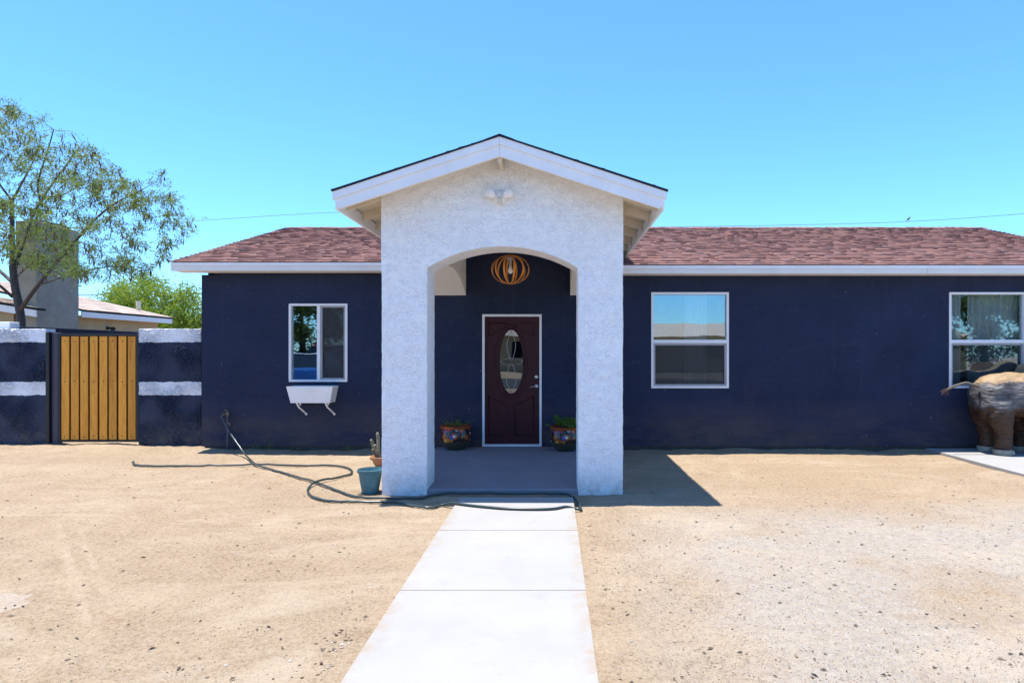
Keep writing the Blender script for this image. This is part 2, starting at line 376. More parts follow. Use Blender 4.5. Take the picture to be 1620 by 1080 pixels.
M = {}
M['stucco_w'] = stucco_white(); M['navy'] = stucco_navy(); M['navy_rough'] = stucco_navy('trowelled banded stucco', True)
M['ground'] = ground_mat()
def walk_mat():
    b = NB('pale broom concrete'); x, y, z = b.xyz()
    c = b.mix(b.ramp(b.noise(1.3, 6, 0.65), 0.3, 0.7), (0.272, 0.261, 0.242), (0.305, 0.294, 0.275))
    c = b.mix(b.math('MULTIPLY', b.ramp(b.noise(4, 6, 0.75), 0.56, 0.76), 0.30), c, (0.215, 0.185, 0.15))
    c = b.mix(b.math('MULTIPLY', b.math('GREATER_THAN', b.noise(30, 3, 0.7), 0.70), 0.35), c, (0.19, 0.16, 0.13))
    d = b.math('ABSOLUTE', b.math('ADD', x, 0.387))
    e = b.math('MULTIPLY', b.math('MULTIPLY', b.maprange(d, 0.48, 0.60), b.math('LESS_THAN', d, 0.7)), b.ramp(b.noise(6, 6, 0.75), 0.42, 0.62))
    c = b.mix(b.math('MULTIPLY', e, 0.75), c, (0.27, 0.195, 0.12))       # sand blown onto the edges
    n = b.bump(b.noise(170, 3, 0.7, b.scale((0.15, 1, 1))), 0.35, 0.003)
    return b.pbr(c, 0.85, n, spec=0.2)
M['walk'] = walk_mat()
M['porch'] = concrete('painted porch concrete', (0.20, 0.185, 0.20), (0.245, 0.225, 0.24), (0.10, 0.09, 0.095), 0.4)
M['found'] = concrete('footing concrete', (0.06, 0.05, 0.045), (0.10, 0.085, 0.075))
M['white'] = plain('white painted wood', (0.80, 0.79, 0.79), 0.6, var=0.05, sc=4, bump=0.2)
M['cream'] = plain('cream painted wood', (0.62, 0.54, 0.41), 0.65, var=0.10, sc=5, bump=0.2)
M['fascia'] = plain('aged fascia paint', (0.72, 0.69, 0.64), 0.6, var=0.06, sc=3, bump=0.2)
M['vinyl'] = plain('window vinyl', (0.74, 0.74, 0.75), 0.35, var=0.04)
M['alum'] = plain('screen aluminium', (0.30, 0.30, 0.32), 0.4, 0.3)
M['shingle'] = shingle_mat('red brown shingle', [(0.0, (0.225, 0.118, 0.096)), (0.2, (0.250, 0.127, 0.102)), (0.42, (0.205, 0.112, 0.096)), (0.58, (0.262, 0.134, 0.104)), (0.74, (0.230, 0.126, 0.108)), (0.92, (0.285, 0.134, 0.096)), (0.965, (0.175, 0.108, 0.098))])
M['shingle_t'] = shingle_mat('tan shingle', [(0.0, (0.52, 0.42, 0.34)), (0.35, (0.58, 0.47, 0.38)), (0.7, (0.47, 0.38, 0.31))])
M['felt'] = plain('asphalt underlay', (0.012, 0.012, 0.013), 0.9)
M['wood'] = wood_board()
M['black'] = plain('black metal', (0.012, 0.013, 0.018), 0.45, 0.2)
M['glass'] = glass_mat('window glass'); M['glass_thin'] = glass_mat('clearer window glass', 0.11, (0.92, 0.95, 0.94)); M['glass_dark'] = glass_mat('window glass behind screen', 0.10, (0.62, 0.66, 0.68))
M['screen'] = screen_mat(); M['glass_door'] = glass_mat('leaded door glass', 0.16, (0.16, 0.19, 0.20))
def sheer():
    b = NB('curtain'); df = b.n('BsdfDiffuse', Color=(0.84, 0.86, 0.86)); tl = b.n('BsdfTranslucent', Color=(0.6, 0.64, 0.66))
    m = b.n('MixShader', Fac=0.3); b.t.links.new(df.outputs[0], m.inputs[1]); b.t.links.new(tl.outputs[0], m.inputs[2]); b.t.links.new(m.outputs[0], b.out.inputs[0]); return b.mat
M['curtain'] = sheer()
M['room'] = plain('room plaster', (0.45, 0.43, 0.40), 0.9)
def door_mat():
    b = NB('maroon door'); g = b.noise(30, 5, 0.6, b.scale((1, 1, 0.06)), 0.6)
    c = b.mix(b.ramp(g, 0.3, 0.7), (0.030, 0.0038, 0.008), (0.048, 0.006, 0.011)); return b.pbr(c, 0.42, b.bump(g, 0.15, 0.002), spec=0.25)
M['door'] = door_mat()
M['steel'] = plain('satin nickel', (0.55, 0.54, 0.52), 0.3, 0.9)
M['lead'] = plain('came metal', (0.35, 0.35, 0.34), 0.35, 0.8)
M['teal'] = plain('teal plastic', (0.062, 0.165, 0.185), 0.5, var=0.3, sc=10)
M['terra'] = plain('terracotta', (0.42, 0.19, 0.085), 0.8, var=0.15, bump=0.3)
M['orange'] = plain('orange glazed rim', (0.30, 0.055, 0.012), 0.25)
M['talavera'] = talavera()
M['soil'] = plain('potting soil', (0.05, 0.035, 0.025), 0.95, var=0.4, sc=60, bump=0.6)
M['cactus'] = plain('dry cactus skin', (0.17, 0.155, 0.10), 0.8, var=0.3, sc=40, bump=0.5)
M['leaf_pot'] = leaf_mat('pot leaf', (0.05, 0.12, 0.02), (0.12, 0.20, 0.035))
M['leaf_mesq'] = leaf_mat('mesquite leaf', (0.065, 0.115, 0.030), (0.15, 0.215, 0.050), 0.35)
M['leaf_back'] = leaf_mat('palo verde leaf', (0.075, 0.15, 0.018), (0.21, 0.31, 0.035), 0.45)
M['leaf_dark'] = leaf_mat('street tree leaf', (0.03, 0.07, 0.02), (0.07, 0.12, 0.03), 0.3)
M['bark'] = plain('bark', (0.075, 0.058, 0.052), 0.9, var=0.4, sc=18, bump=0.8, bsc=40)
M['pod'] = rand_mat('seed pod', [(0.0, (0.10, 0.055, 0.04)), (0.6, (0.16, 0.085, 0.05)), (1.0, (0.24, 0.14, 0.08))])
def lampwood():
    b = NB('bent lamp wood'); g = b.noise(40, 4, 0.6); c = b.mix(b.ramp(g, 0.3, 0.7), (0.52, 0.17, 0.020), (0.68, 0.29, 0.045)); return b.pbr(c, 0.4, spec=0.4)
M['lampwood'] = lampwood()
M['bulb'] = plain('frosted bulb', (0.82, 0.80, 0.72), 0.25)
M['hose'] = plain('green garden hose', (0.030, 0.047, 0.046), 0.30, var=0.15, sc=6)
M['brass'] = plain('weathered brass', (0.20, 0.16, 0.10), 0.5, 0.5)
M['pipe'] = plain('painted pipe', (0.055, 0.05, 0.075), 0.5)
M['chimney'] = plain('grey rendered block', (0.31, 0.285, 0.235), 0.95, var=0.14, sc=3.5, bump=0.7, bsc=45)
M['nb_wall'] = plain('sand rendered wall', (0.42, 0.33, 0.20), 0.95, var=0.12, sc=3, bump=0.5, bsc=50)
M['hide'] = elephant_mat()
M['nail'] = plain('painted toe', (0.26, 0.24, 0.19), 0.5, var=0.25)
M['rope'] = plain('frayed rope', (0.13, 0.11, 0.085), 0.95, var=0.45, sc=70, bump=1.0, bsc=160)
M['tuft'] = plain('tail tuft', (0.09, 0.045, 0.035), 0.9, var=0.4, sc=60)
M['wire'] = plain('cable', (0.05, 0.055, 0.06), 0.6)
M['gravel'] = rand_mat('gravel', [(0.0, (0.085, 0.065, 0.05)), (0.3, (0.17, 0.125, 0.09)), (0.65, (0.28, 0.21, 0.145)), (0.85, (0.27, 0.25, 0.235)), (1.0, (0.48, 0.43, 0.37))], 0.95)
M['litter'] = rand_mat('dry litter', [(0.0, (0.05, 0.036, 0.027)), (0.5, (0.12, 0.086, 0.062)), (1.0, (0.20, 0.15, 0.105))], 0.95)
M['asphalt'] = concrete('street asphalt', (0.05, 0.05, 0.052), (0.065, 0.064, 0.063), (0.03, 0.03, 0.03))
M['red_paint'] = plain('red car paint', (0.40, 0.015, 0.012), 0.2, var=0.03)
M['blue_paint'] = plain('blue car paint', (0.02, 0.09, 0.30), 0.2, var=0.03)
M['tyre'] = plain('tyre rubber', (0.015, 0.015, 0.015), 0.8)
M['car_glass'] = plain('dark car glass', (0.01, 0.012, 0.014), 0.05)

# ------------------------------------------------------------------ setting: ground
HY = 9.9          # face of the house wall
def gh(x, y):
    h = 0.020 * noise.noise(Vector((x * 0.45, y * 0.45, 1.3))) + 0.010 * noise.noise(Vector((x * 1.7, y * 1.7, 5.1)))
    h += 0.008 * noise.noise(Vector((x * 5, y * 5, 2.2))) + 0.005 * noise.noise(Vector((x * 15, y * 15, 8.2)))
    if x < -4.5 and y > 7: h += 0.05 * min(1, (-4.5 - x) / 3) * min(1, (y - 7) / 3)
    # shallow wheel ruts left of the path
    if y < 8.3:
        v = 0.756 * x + 0.654 * y
        for c in (0.32, 0.48):
            if x < -1.2: h -= 0.010 * math.exp(-((v - c) / 0.045) ** 2) * max(0, min(1, (7.2 - y) / 1.5))
    if y > 9.45: h += 0.035 * min(1, (y - 9.45) / 0.4) * max(-0.3, noise.noise(Vector((x * 1.9, 3.1, 7.0))) + 0.25) + 0.012 * noise.noise(Vector((x * 9, y * 9, 1.0)))
    return h - 0.004
def axis(lo, a, b, hi, fine, n):
    left = [lo + (a - lo) * (1 - (1 - i / n) ** 2.2) for i in range(n)]
    mid = list(np.arange(a, b, fine)); right = [b + (hi - b) * (i / n) ** 2.2 for i in range(n + 1)]
    return left + mid + right
xs = axis(-220, -9, 9, 220, 0.05, 26); ys = axis(-160, 2.2, 10.6, 260, 0.045, 26)
vs = [(x, y, gh(x, y) if (-9.5 < x < 9.5 and 2 < y < 12) else -0.004 if not (x < -7 and y > 7) else 0.03) for y in ys for x in xs]
nx = len(xs); fs = [(j * nx + i, j * nx + i + 1, (j + 1) * nx + i + 1, (j + 1) * nx + i) for j in range(len(ys) - 1) for i in range(nx - 1)]
me = bpy.data.meshes.new('ground'); me.from_pydata(vs, [], fs); me.materials.append(M['ground']); me.polygons.foreach_set('use_smooth', [True] * len(fs))
ground = tag(link('ground', me), 'bare sandy dirt yard with scattered grit in front of the house', kind='structure')

def slabs(name, x0f, x1f, ylist, ztop, mat, label, th=0.10, gap=0.002):
    root = bpy.data.objects.new(name, None); COL.objects.link(root); tag(root, label, kind='structure')
    for a, b in zip(ylist[:-1], ylist[1:]):
        bm = bmesh.new(); bmesh.ops.create_cube(bm, size=1)
        for v in bm.verts:
            y = a + gap if v.co.y < 0 else b - gap
            v.co = Vector((x0f(y) if v.co.x < 0 else x1f(y), y, ztop - th if v.co.z < 0 else ztop))
        bmesh.ops.bevel(bm, geom=[e for e in bm.edges if all(v.co.z > ztop - 1e-5 for v in e.verts)], offset=0.003, segments=2, affect='EDGES')
        me = bpy.data.meshes.new('slab'); bm.to_mesh(me); bm.free(); me.materials.append(mat); link('slab', me, root)
    ya, yb = ylist[0] + 0.02, ylist[-1] - 0.02
    MB().add([(x0f(ya) + 0.01, ya, ztop - 0.0025), (x1f(ya) - 0.01, ya, ztop - 0.0025), (x1f(yb) - 0.01, yb, ztop - 0.0025), (x0f(yb) + 0.01, yb, ztop - 0.0025)], [(0, 1, 2, 3)]).build('joint_sand', M['ground'], root, recalc=False)
    return root
wz = 0.028
ws = (CAMZ - wz) * 1000
ywalk = [-6.0, -4.3, -2.6, -0.9, 0.8, 2.45, ws / (933 - 555), ws / (838 - 555), ws / (786 - 555)]
slabs('walkway', lambda y: -0.985 + 0.002 * y, lambda y: 0.212 - 0.0005 * y, ywalk, wz, M['walk'], 'straight white concrete path leading to the porch')
slabs('driveway', lambda y: 5.80, lambda y: 9.4, [-6, -3.5, -1, 1.5, 4.0, 6.6, 9.86], 0.034, M['walk'], 'pale concrete strip along the right edge beneath the elephant')
m = MB().box(-60, 60, -14.5, -6.4, -0.2, 0.012); tag(m.build('road', M['asphalt']), 'street asphalt behind the viewer', kind='structure')

# ------------------------------------------------------------------ the house
house = empty('house', (1.7, HY, 0), 'dark navy bungalow with brown shingle roof and white arched porch', 'house')
HX0, HX1, HB = XW(319), 8.96, 17.7
EY, RY = 9.6, 13.8
ZL, ZR = 2.905, 2.862           # eave heights left and right of the porch
ZRIDGE = 4.24
WT = 2.74
win_l = (XW(457), XW(550), ZW(604), ZW(480)); win_m = (XW(1030), XW(1153), ZW(614), ZW(462)); win_r = (XW(1501), XW(1623), ZW(614), ZW(462))
door_o = (XW(763), XW(857), 0.055, ZW(497))
ops = [win_l, door_o, win_m, win_r]
def wall_open(x0, x1, z0, z1, y0, y1, ops):
    m = MB(); xb = sorted({x0, x1, *[o[0] for o in ops], *[o[1] for o in ops]}); zb = sorted({z0, z1, *[o[2] for o in ops], *[o[3] for o in ops]})
    inop = lambda xc, zc: any(o[0] < xc < o[1] and o[2] < zc < o[3] for o in ops)
    ids = {}
    def V(x, y, z):
        k = (round(x, 5), round(y, 5), round(z, 5))
        if k not in ids: ids[k] = len(m.v); m.v.append(k)
        return ids[k]
    def F(*p): m.f.append(tuple(V(*q) for q in p)); m.m.append(0)
    for i in range(len(xb) - 1):
        for j in range(len(zb) - 1):
            a, b, c, d = xb[i], xb[i + 1], zb[j], zb[j + 1]
            if inop((a + b) / 2, (c + d) / 2): continue
            F((a, y0, c), (b, y0, c), (b, y0, d), (a, y0, d)); F((a, y1, d), (b, y1, d), (b, y1, c), (a, y1, c))
            if i == 0 or inop((xb[i - 1] + a) / 2, (c + d) / 2): F((a, y0, c), (a, y0, d), (a, y1, d), (a, y1, c))
            if i == len(xb) - 2 or inop((b + xb[i + 2]) / 2, (c + d) / 2): F((b, y0, d), (b, y0, c), (b, y1, c), (b, y1, d))
            if j == 0 or inop((a + b) / 2, (zb[j - 1] + c) / 2): F((a, y0, c), (a, y1, c), (b, y1, c), (b, y0, c))
            if j == len(zb) - 2 or inop((a + b) / 2, (d + zb[j + 2]) / 2): F((a, y0, d), (b, y0, d), (b, y1, d), (a, y1, d))
    return m
front_wall = wall_open(HX0, HX1, 0.055, WT, HY, HY + 0.18, ops).build('front_wall', M['navy'], house, recalc=False)
MB().box(HX0 + 0.03, HX1 - 0.03, HY + 0.03, HY + 0.15, -0.15, 0.054).build('footing', M['found'], house)
# end walls with gables, back wall, floor, partition
for nm, xa, xb in (('end_wall', HX0 + 0.001, HX0 + 0.18), ('end_wall', HX1 - 0.18, HX1 - 0.001)):
    z0 = lambda y: 2.80 + (ZRIDGE - 2.885) / (RY - EY) * ((y - EY) if y < RY else (2 * RY - EY - y)) - 0.03
    MB().prism([(HY + 0.181, 0.0), (HB, 0.0), (HB, z0(HB)), (RY, z0(RY)), (HY + 0.181, z0(HY + 0.181))], 'x', xa, xb).build(nm, M['navy'], house)
MB().box(HX0 + 0.181, HX1 - 0.181, HB - 0.18, HB, 0, 2.74).build('back_wall', M['navy'], house)
MB().box(HX0 + 0.182, HX1 - 0.182, HY + 0.182, HB - 0.19, 0.0, 0.05).build('interior_floor', M['room'], house)
MB().box(HX0 + 0.182, HX1 - 0.182, 13.4, 13.5, 0.052, 2.70).build('partition', M['room'], house)
MB().box(HX0 + 0.182, HX1 - 0.182, HY + 0.182, HB - 0.19, 2.705, 2.735).build('interior_ceiling', M['room'], house)

# ---- main roof: deck, shingle courses, fascia
def eave_z(x): return ZL if x < -1 else ZR
roof = MB()
RX0, RX1 = -5.79, 9.25
BY = 2 * RY - EY
def roof_deck():
    m = MB(); t = 0.05
    for (a, b, z) in ((RX0, -1.88, ZL), (0.775, RX1, ZR)):
        zb = z - 0.012
        m.prism([(EY, zb - t), (RY, ZRIDGE - 0.012 - t), (BY, zb - t), (BY, zb), (RY, ZRIDGE - 0.012), (EY, zb)], 'x', a, b)
    zm = (ZL + ZR) / 2 - 0.012; y0 = HY + 0.2; z0 = zm + (ZRIDGE - 0.012 - zm) * (y0 - EY) / (RY - EY)
    m.prism([(y0, z0 - t), (RY, ZRIDGE - 0.012 - t), (BY, zm - t), (BY, zm), (RY, ZRIDGE - 0.012), (y0, z0)], 'x', -1.879, 0.774)
    return m
deck = roof_deck().build('roof', M['felt'], house)
def shingles(A, B, down, nrows, rowlen, ncol, wmin, wmax, rs, th=0.008, keep=None, zf=None):
    """tabs on a slope: A = start of eave, B = end of eave, down = vector from ridge to eave (unit, along slope)"""
    m = MB(); A = Vector(A); B = Vector(B); u = (B - A); L = u.length; u.normalize(); up = -Vector(down); nrm = u.cross(up)
    if nrm.z < 0: nrm = -nrm
    for r in range(nrows):
        s = -rs.random() * wmin
        while s < L:
            wd = rs.uniform(wmin, wmax); s0, s1 = max(0, s), min(L, s + wd - 0.002); s += wd
            if s1 - s0 < 0.02: continue
            h0 = th * rs.uniform(0.75, 1.6); drop = rs.uniform(0, 0.006)
            p00 = A + u * s0 + up * (r * rowlen - drop); p10 = A + u * s1 + up * (r * rowlen - drop)
            if keep and not keep((p00 + p10) / 2): continue
            q = up * (rowlen * 1.12)
            m.add([p00 + nrm * 0.001, p10 + nrm * 0.001, p10 + nrm * h0, p00 + nrm * h0, p10 + q + nrm * 0.001, p00 + q + nrm * 0.001],
                  [(0, 1, 2, 3), (3, 2, 4, 5), (0, 3, 5), (1, 4, 2)])
    return m
rs = random.Random(11)
sl = Vector((0, EY - RY, ZL - ZRIDGE)).normalized(); NR = 31; RL = math.hypot(RY - EY, ZRIDGE - ZL) / NR
PORCH_KEEP = lambda p: not (-1.95 < p.x < 0.85 and p.y < 10.3)
m1 = shingles((RX0 - 0.02, EY - 0.035, ZL - 0.011), (-1.0, EY - 0.035, ZL - 0.011), sl, NR, RL, 0, 0.06, 0.17, rs, th=0.014, keep=PORCH_KEEP)
sr = Vector((0, EY - RY, ZR - ZRIDGE)).normalized(); RLr = math.hypot(RY - EY, ZRIDGE - ZR) / NR
m2 = shingles((-1.0, EY - 0.035, ZR - 0.011), (RX1 + 0.02, EY - 0.035, ZR - 0.011), sr, NR, RLr, 0, 0.06, 0.17, rs, th=0.014, keep=PORCH_KEEP)
m1.add(m2.v, m2.f); s_ = m1.build('shingles', M['shingle'], deck, recalc=False); s_['kind'] = 'stuff'
m = MB(); x = RX0
while x < RX1:
    d = 0.145; h = rs.uniform(0.004, 0.02)
    m.add([(x, RY - 0.15, ZRIDGE - 0.045), (x + 0.3, RY - 0.15, ZRIDGE - 0.05), (x, RY, ZRIDGE + 0.004 + h), (x + 0.3, RY, ZRIDGE + 0.004), (x, RY + 0.15, ZRIDGE - 0.045), (x + 0.3, RY + 0.15, ZRIDGE - 0.05)], [(0, 1, 3, 2), (2, 3, 5, 4), (0, 2, 4)])
    x += d
s_ = m.build('ridge_caps', M['shingle'], deck, recalc=False); s_['kind'] = 'stuff'
# back slope shingle skin
MB().add([(RX0, RY, ZRIDGE - 0.005), (RX1, RY, ZRIDGE - 0.005), (RX1, BY, ZR), (RX0, BY, ZR)], [(0, 3, 2, 1)]).build('back_slope', M['shingle'], deck, recalc=False)
# fascia and drip edge, front
for (a, b, z) in ((RX0, -1.88, ZL), (0.775, RX1, ZR)):
    MB().box(a, b, EY - 0.028, EY - 0.001, z - 0.062, z - 0.016).build('drip_board', M['white'], house)
    seg = a
    while seg < b - 0.01:
        e = min(b, seg + 4.9); MB().box(seg + 0.002, e - 0.001, EY - 0.018, EY + 0.02, z - 0.142, z - 0.0625, 0.003).build('fascia_board', M['fascia'], house); seg = e
    MB().box(a + 0.005, b - 0.005, EY + 0.021, HY - 0.002, z - 0.135, z - 0.118).build('soffit', M['white'], house)
# rake boards at gable ends
for xx in (RX0, RX1 - 0.03):
    z0 = ZL if xx < 0 else ZR
    MB().prism([(EY - 0.02, z0 - 0.145), (RY, ZRIDGE - 0.15), (BY + 0.02, z0 - 0.145), (BY + 0.02, z0 - 0.02), (RY, ZRIDGE - 0.02), (EY - 0.02, z0 - 0.02)], 'x', xx - 0.008, xx + 0.022).build('rake_board', M['white'], house)
# wall strip between wall top and roof above the soffit
for (a, b, z) in ((HX0, -1.88, ZL), (0.775, HX1, ZR)):
    MB().box(a + 0.19, b, HY + 0.003, HY + 0.1, WT + 0.002, z - 0.0).build('top_plate', M['navy'], house)

# ---- windows
def frame_box(m, x0, x1, z0, z1, w, y0, y1, bev=0.003):
    m.box(x0, x1, y0, y1, z0, z0 + w, bev); m.box(x0, x1, y0, y1, z1 - w, z1, bev)
    m.box(x0, x0 + w, y0, y1, z0 + w, z1 - w); m.box(x1 - w, x1, y0, y1, z0 + w, z1 - w)
def window(o, label, kind):
    x0, x1, z0, z1 = o; m = MB(); fw = 0.034
    frame_box(m, x0 + 0.002, x1 - 0.002, z0 + 0.002, z1 - 0.002, fw, HY - 0.012, HY + 0.075)
    win = m.build('window', M['vinyl'], house); win['label'] = label
    if kind == 'hung':
        zm = ZW(540); MB().box(x0 + fw, x1 - fw, HY - 0.006, HY + 0.06, zm - 0.028, zm + 0.028, 0.004).build('meeting_rail', M['vinyl'], win)
        MB().box(x0 + fw - 0.004, x1 - fw + 0.004, HY + 0.040, HY + 0.046, zm + 0.026, z1 - fw + 0.004).build('pane', M['glass_thin'] if 'elephant' in label else M['glass'], win)
        m = MB(); frame_box(m, x0 + fw, x1 - fw, z0 + fw, zm - 0.029, 0.032, HY + 0.004, HY + 0.034); m.build('sash', M['alum'] if 'middle' in label or True else M['vinyl'], win)
        MB().box(x0 + fw + 0.030, x1 - fw - 0.030, HY + 0.046, HY + 0.052, z0 + fw + 0.03, zm - 0.06).build('pane', M['glass_dark'], win)
        if 'elephant' not in label:
            MB().add([(x0 + fw + 0.031, HY + 0.02, z0 + fw + 0.031), (x1 - fw - 0.031, HY + 0.02, z0 + fw + 0.031), (x1 - fw - 0.031, HY + 0.02, zm - 0.060), (x0 + fw + 0.031, HY + 0.02, zm - 0.060)], [(0, 1, 2, 3)]).build('insect_screen', M['screen'], win)
    else:
        xm = XW(504); MB().box(xm - 0.026, xm + 0.026, HY - 0.006, HY + 0.06, z0 + fw, z1 - fw, 0.004).build('mullion', M['vinyl'], win)
        MB().box(x0 + fw - 0.004, xm - 0.024, HY + 0.040, HY + 0.046, z0 + fw - 0.004, z1 - fw + 0.004).build('pane', M['glass'], win)
        m = MB(); frame_box(m, xm + 0.027, x1 - fw, z0 + fw, z1 - fw, 0.030, HY + 0.004, HY + 0.034); m.build('sash', M['alum'], win)
        MB().box(xm + 0.055, x1 - fw - 0.028, HY + 0.046, HY + 0.052, z0 + fw + 0.028, z1 - fw - 0.028).build('pane', M['glass_dark'], win)
        MB().add([(xm + 0.056, HY + 0.02, z0 + fw + 0.029), (x1 - fw - 0.029, HY + 0.02, z0 + fw + 0.029), (x1 - fw - 0.029, HY + 0.02, z1 - fw - 0.029), (xm + 0.056, HY + 0.02, z1 - fw - 0.029)], [(0, 1, 2, 3)]).build('insect_screen', M['screen'], win)
    return win
window(win_l, 'white sliding window above the planter box', 'slide')
window(win_m, 'white hung window right of the porch', 'hung')
window(win_r, 'white hung window behind the elephant', 'hung')

# ---- front door
dx0, dx1, dz0, dz1 = door_o
m = MB(); jw = 0.036
m.box(dx0 + 0.001, dx0 + jw, HY - 0.014, HY + 0.12, dz0 + 0.012, dz1 - jw); m.box(dx1 - jw, dx1 - 0.001, HY - 0.014, HY + 0.12, dz0 + 0.012, dz1 - jw)
m.box(dx0 + 0.001, dx1 - 0.001, HY - 0.014, HY + 0.12, dz1 - jw, dz1 - 0.001)
m.box(dx0 + 0.001, dx1 - 0.001, HY - 0.03, HY + 0.12, dz0 + 0.005, dz0 + 0.035); m.build('door_frame', M['vinyl'], house)
DYF = HY + 0.035
ocx, ocz, orx, orz = XW(808.5), ZW(572), 0.185, 0.50
def ell(rx, rz, n=40): return [(ocx + rx * math.cos(2 * math.pi * k / n), ocz + rz * math.sin(2 * math.pi * k / n)) for k in range(n)]
m = MB(); n = 40; e = ell(orx, orz, n)
bx0, bx1, bz0, bz1 = dx0 + jw + 0.003, dx1 - jw - 0.003, dz0 + 0.038, dz1 - jw - 0.003
outer = []
for k in range(n):   # project the oval's points onto the slab's rim
    t = 2 * math.pi * k / n; c, s = math.cos(t), math.sin(t)
    q = min((((bx1 if c > 0 else bx0) - ocx) / c) if abs(c) > 1e-6 else 1e9, (((bz1 if s > 0 else bz0) - ocz) / s) if abs(s) > 1e-6 else 1e9)
    outer.append((ocx + q * c, ocz + q * s))
cor = [(bx1, bz1), (bx0, bz1), (bx0, bz0), (bx1, bz0)]
vsd = [(p[0], DYF, p[1]) for p in e] + [(p[0], DYF, p[1]) for p in outer] + [(p[0], DYF + 0.04, p[1]) for p in e]
fsd = []
for k in range(n):
    k2 = (k + 1) % n; fsd.append((k, k2, n + k2, n + k)); fsd.append((k, 2 * n + k, 2 * n + k2, k2))
m.add(vsd, fsd)
for (cx, cz) in cor:
    ks = sorted(range(n), key=lambda k: (outer[k][0] - cx) ** 2 + (outer[k][1] - cz) ** 2)[:8]
    for k in range(n):
        k2 = (k + 1) % n; a, b = outer[k], outer[k2]
        if (abs(a[0] - cx) < 1e-6 and abs(b[1] - cz) < 1e-6) or (abs(b[0] - cx) < 1e-6 and abs(a[1] - cz) < 1e-6):
            m.add([(a[0], DYF, a[1]), (b[0], DYF, b[1]), (cx, DYF, cz)], [(0, 1, 2)])
m.box(bx0, ocx - orx - 0.06, DYF + 0.041, DYF + 0.045, bz0, bz1); m.box(ocx + orx + 0.06, bx1, DYF + 0.041, DYF + 0.045, bz0, bz1)
door = m.build('door', M['door'], house)
def rib(pts, r, mat, nm, close=True):
    if close: pts = pts + [pts[0]]
    return MB().tube([Vector((p[0], p[2] if len(p) > 2 else DYF - 0.002, p[1])) for p in pts], r, 6).build(nm, mat, door, smooth=True)
rib(ell(orx + 0.022, orz + 0.026), 0.013, M['door'], 'oval_moulding'); rib(ell(orx + 0.075, orz + 0.085), 0.007, M['door'], 'oval_moulding')
MB().add([(p[0], DYF + 0.02, p[1]) for p in ell(orx + 0.01, orz + 0.01)], [tuple(range(40))]).build('glass_pane', M['glass_door'], door, recalc=False)
cy = DYF + 0.016
for pts in ([(ocx, ocz + orz * 0.98, cy), (ocx - 0.07, ocz + 0.26, cy), (ocx, ocz + 0.02, cy), (ocx + 0.07, ocz + 0.26, cy)],
            [(ocx, ocz - orz * 0.98, cy), (ocx - 0.08, ocz - 0.28, cy), (ocx, ocz - 0.02, cy), (ocx + 0.08, ocz - 0.28, cy)],
            [(ocx - orx, ocz, cy), (ocx - 0.06, ocz + 0.05, cy), (ocx + 0.06, ocz + 0.05, cy), (ocx + orx, ocz, cy), (ocx + 0.06, ocz - 0.05, cy), (ocx - 0.06, ocz - 0.05, cy)]):
    rib([tuple((q.x, q.z, q.y)) for q in spline([Vector((p[0], p[2], p[1])) for p in pts + pts[:1]], 5)], 0.004, M['lead'], 'lead_came', False)
# lower carved panels with arched tops
for s in (-1, 1):
    c = ocx + s * 0.205; w2 = 0.145; pts = [(c - w2, bz0 + 0.14), (c + w2, bz0 + 0.14)]
    zt = lambda x: ocz - orz * 1.0 - 0.19 + 0.16 * (abs(x - ocx) / 0.36) ** 1.4
    pts += [(c + w2 - i * 2 * w2 / 8, zt(c + w2 - i * 2 * w2 / 8)) for i in range(9)]
    rib(pts, 0.009, M['door'], 'panel_moulding')
    pts2 = [(c - w2, bz1 - 0.10), (c + w2, bz1 - 0.10)] + [(c + w2 - i * 2 * w2 / 8, 2 * ocz - zt(c + w2 - i * 2 * w2 / 8) - 0.14) for i in range(9)]
    rib(pts2, 0.007, M['door'], 'panel_moulding')
hx, hz = XW(848.5), ZW(611)
MB().lathe([(0.028, 0), (0.028, -0.012), (0.012, -0.016), (0.012, -0.05)], (hx, DYF, hz), 14, 'y').tube([(hx, DYF - 0.045, hz), (hx - 0.05, DYF - 0.05, hz - 0.004), (hx - 0.10, DYF - 0.045, hz - 0.016)], [0.012, 0.010, 0.008], 8).build('lever_handle', M['steel'], door, smooth='auto')
MB().lathe([(0.027, 0), (0.027, -0.014), (0.02, -0.02), (0.019, -0.03)], (hx, DYF, ZW(596)), 14, 'y').build('deadbolt', M['steel'], door, smooth='auto')

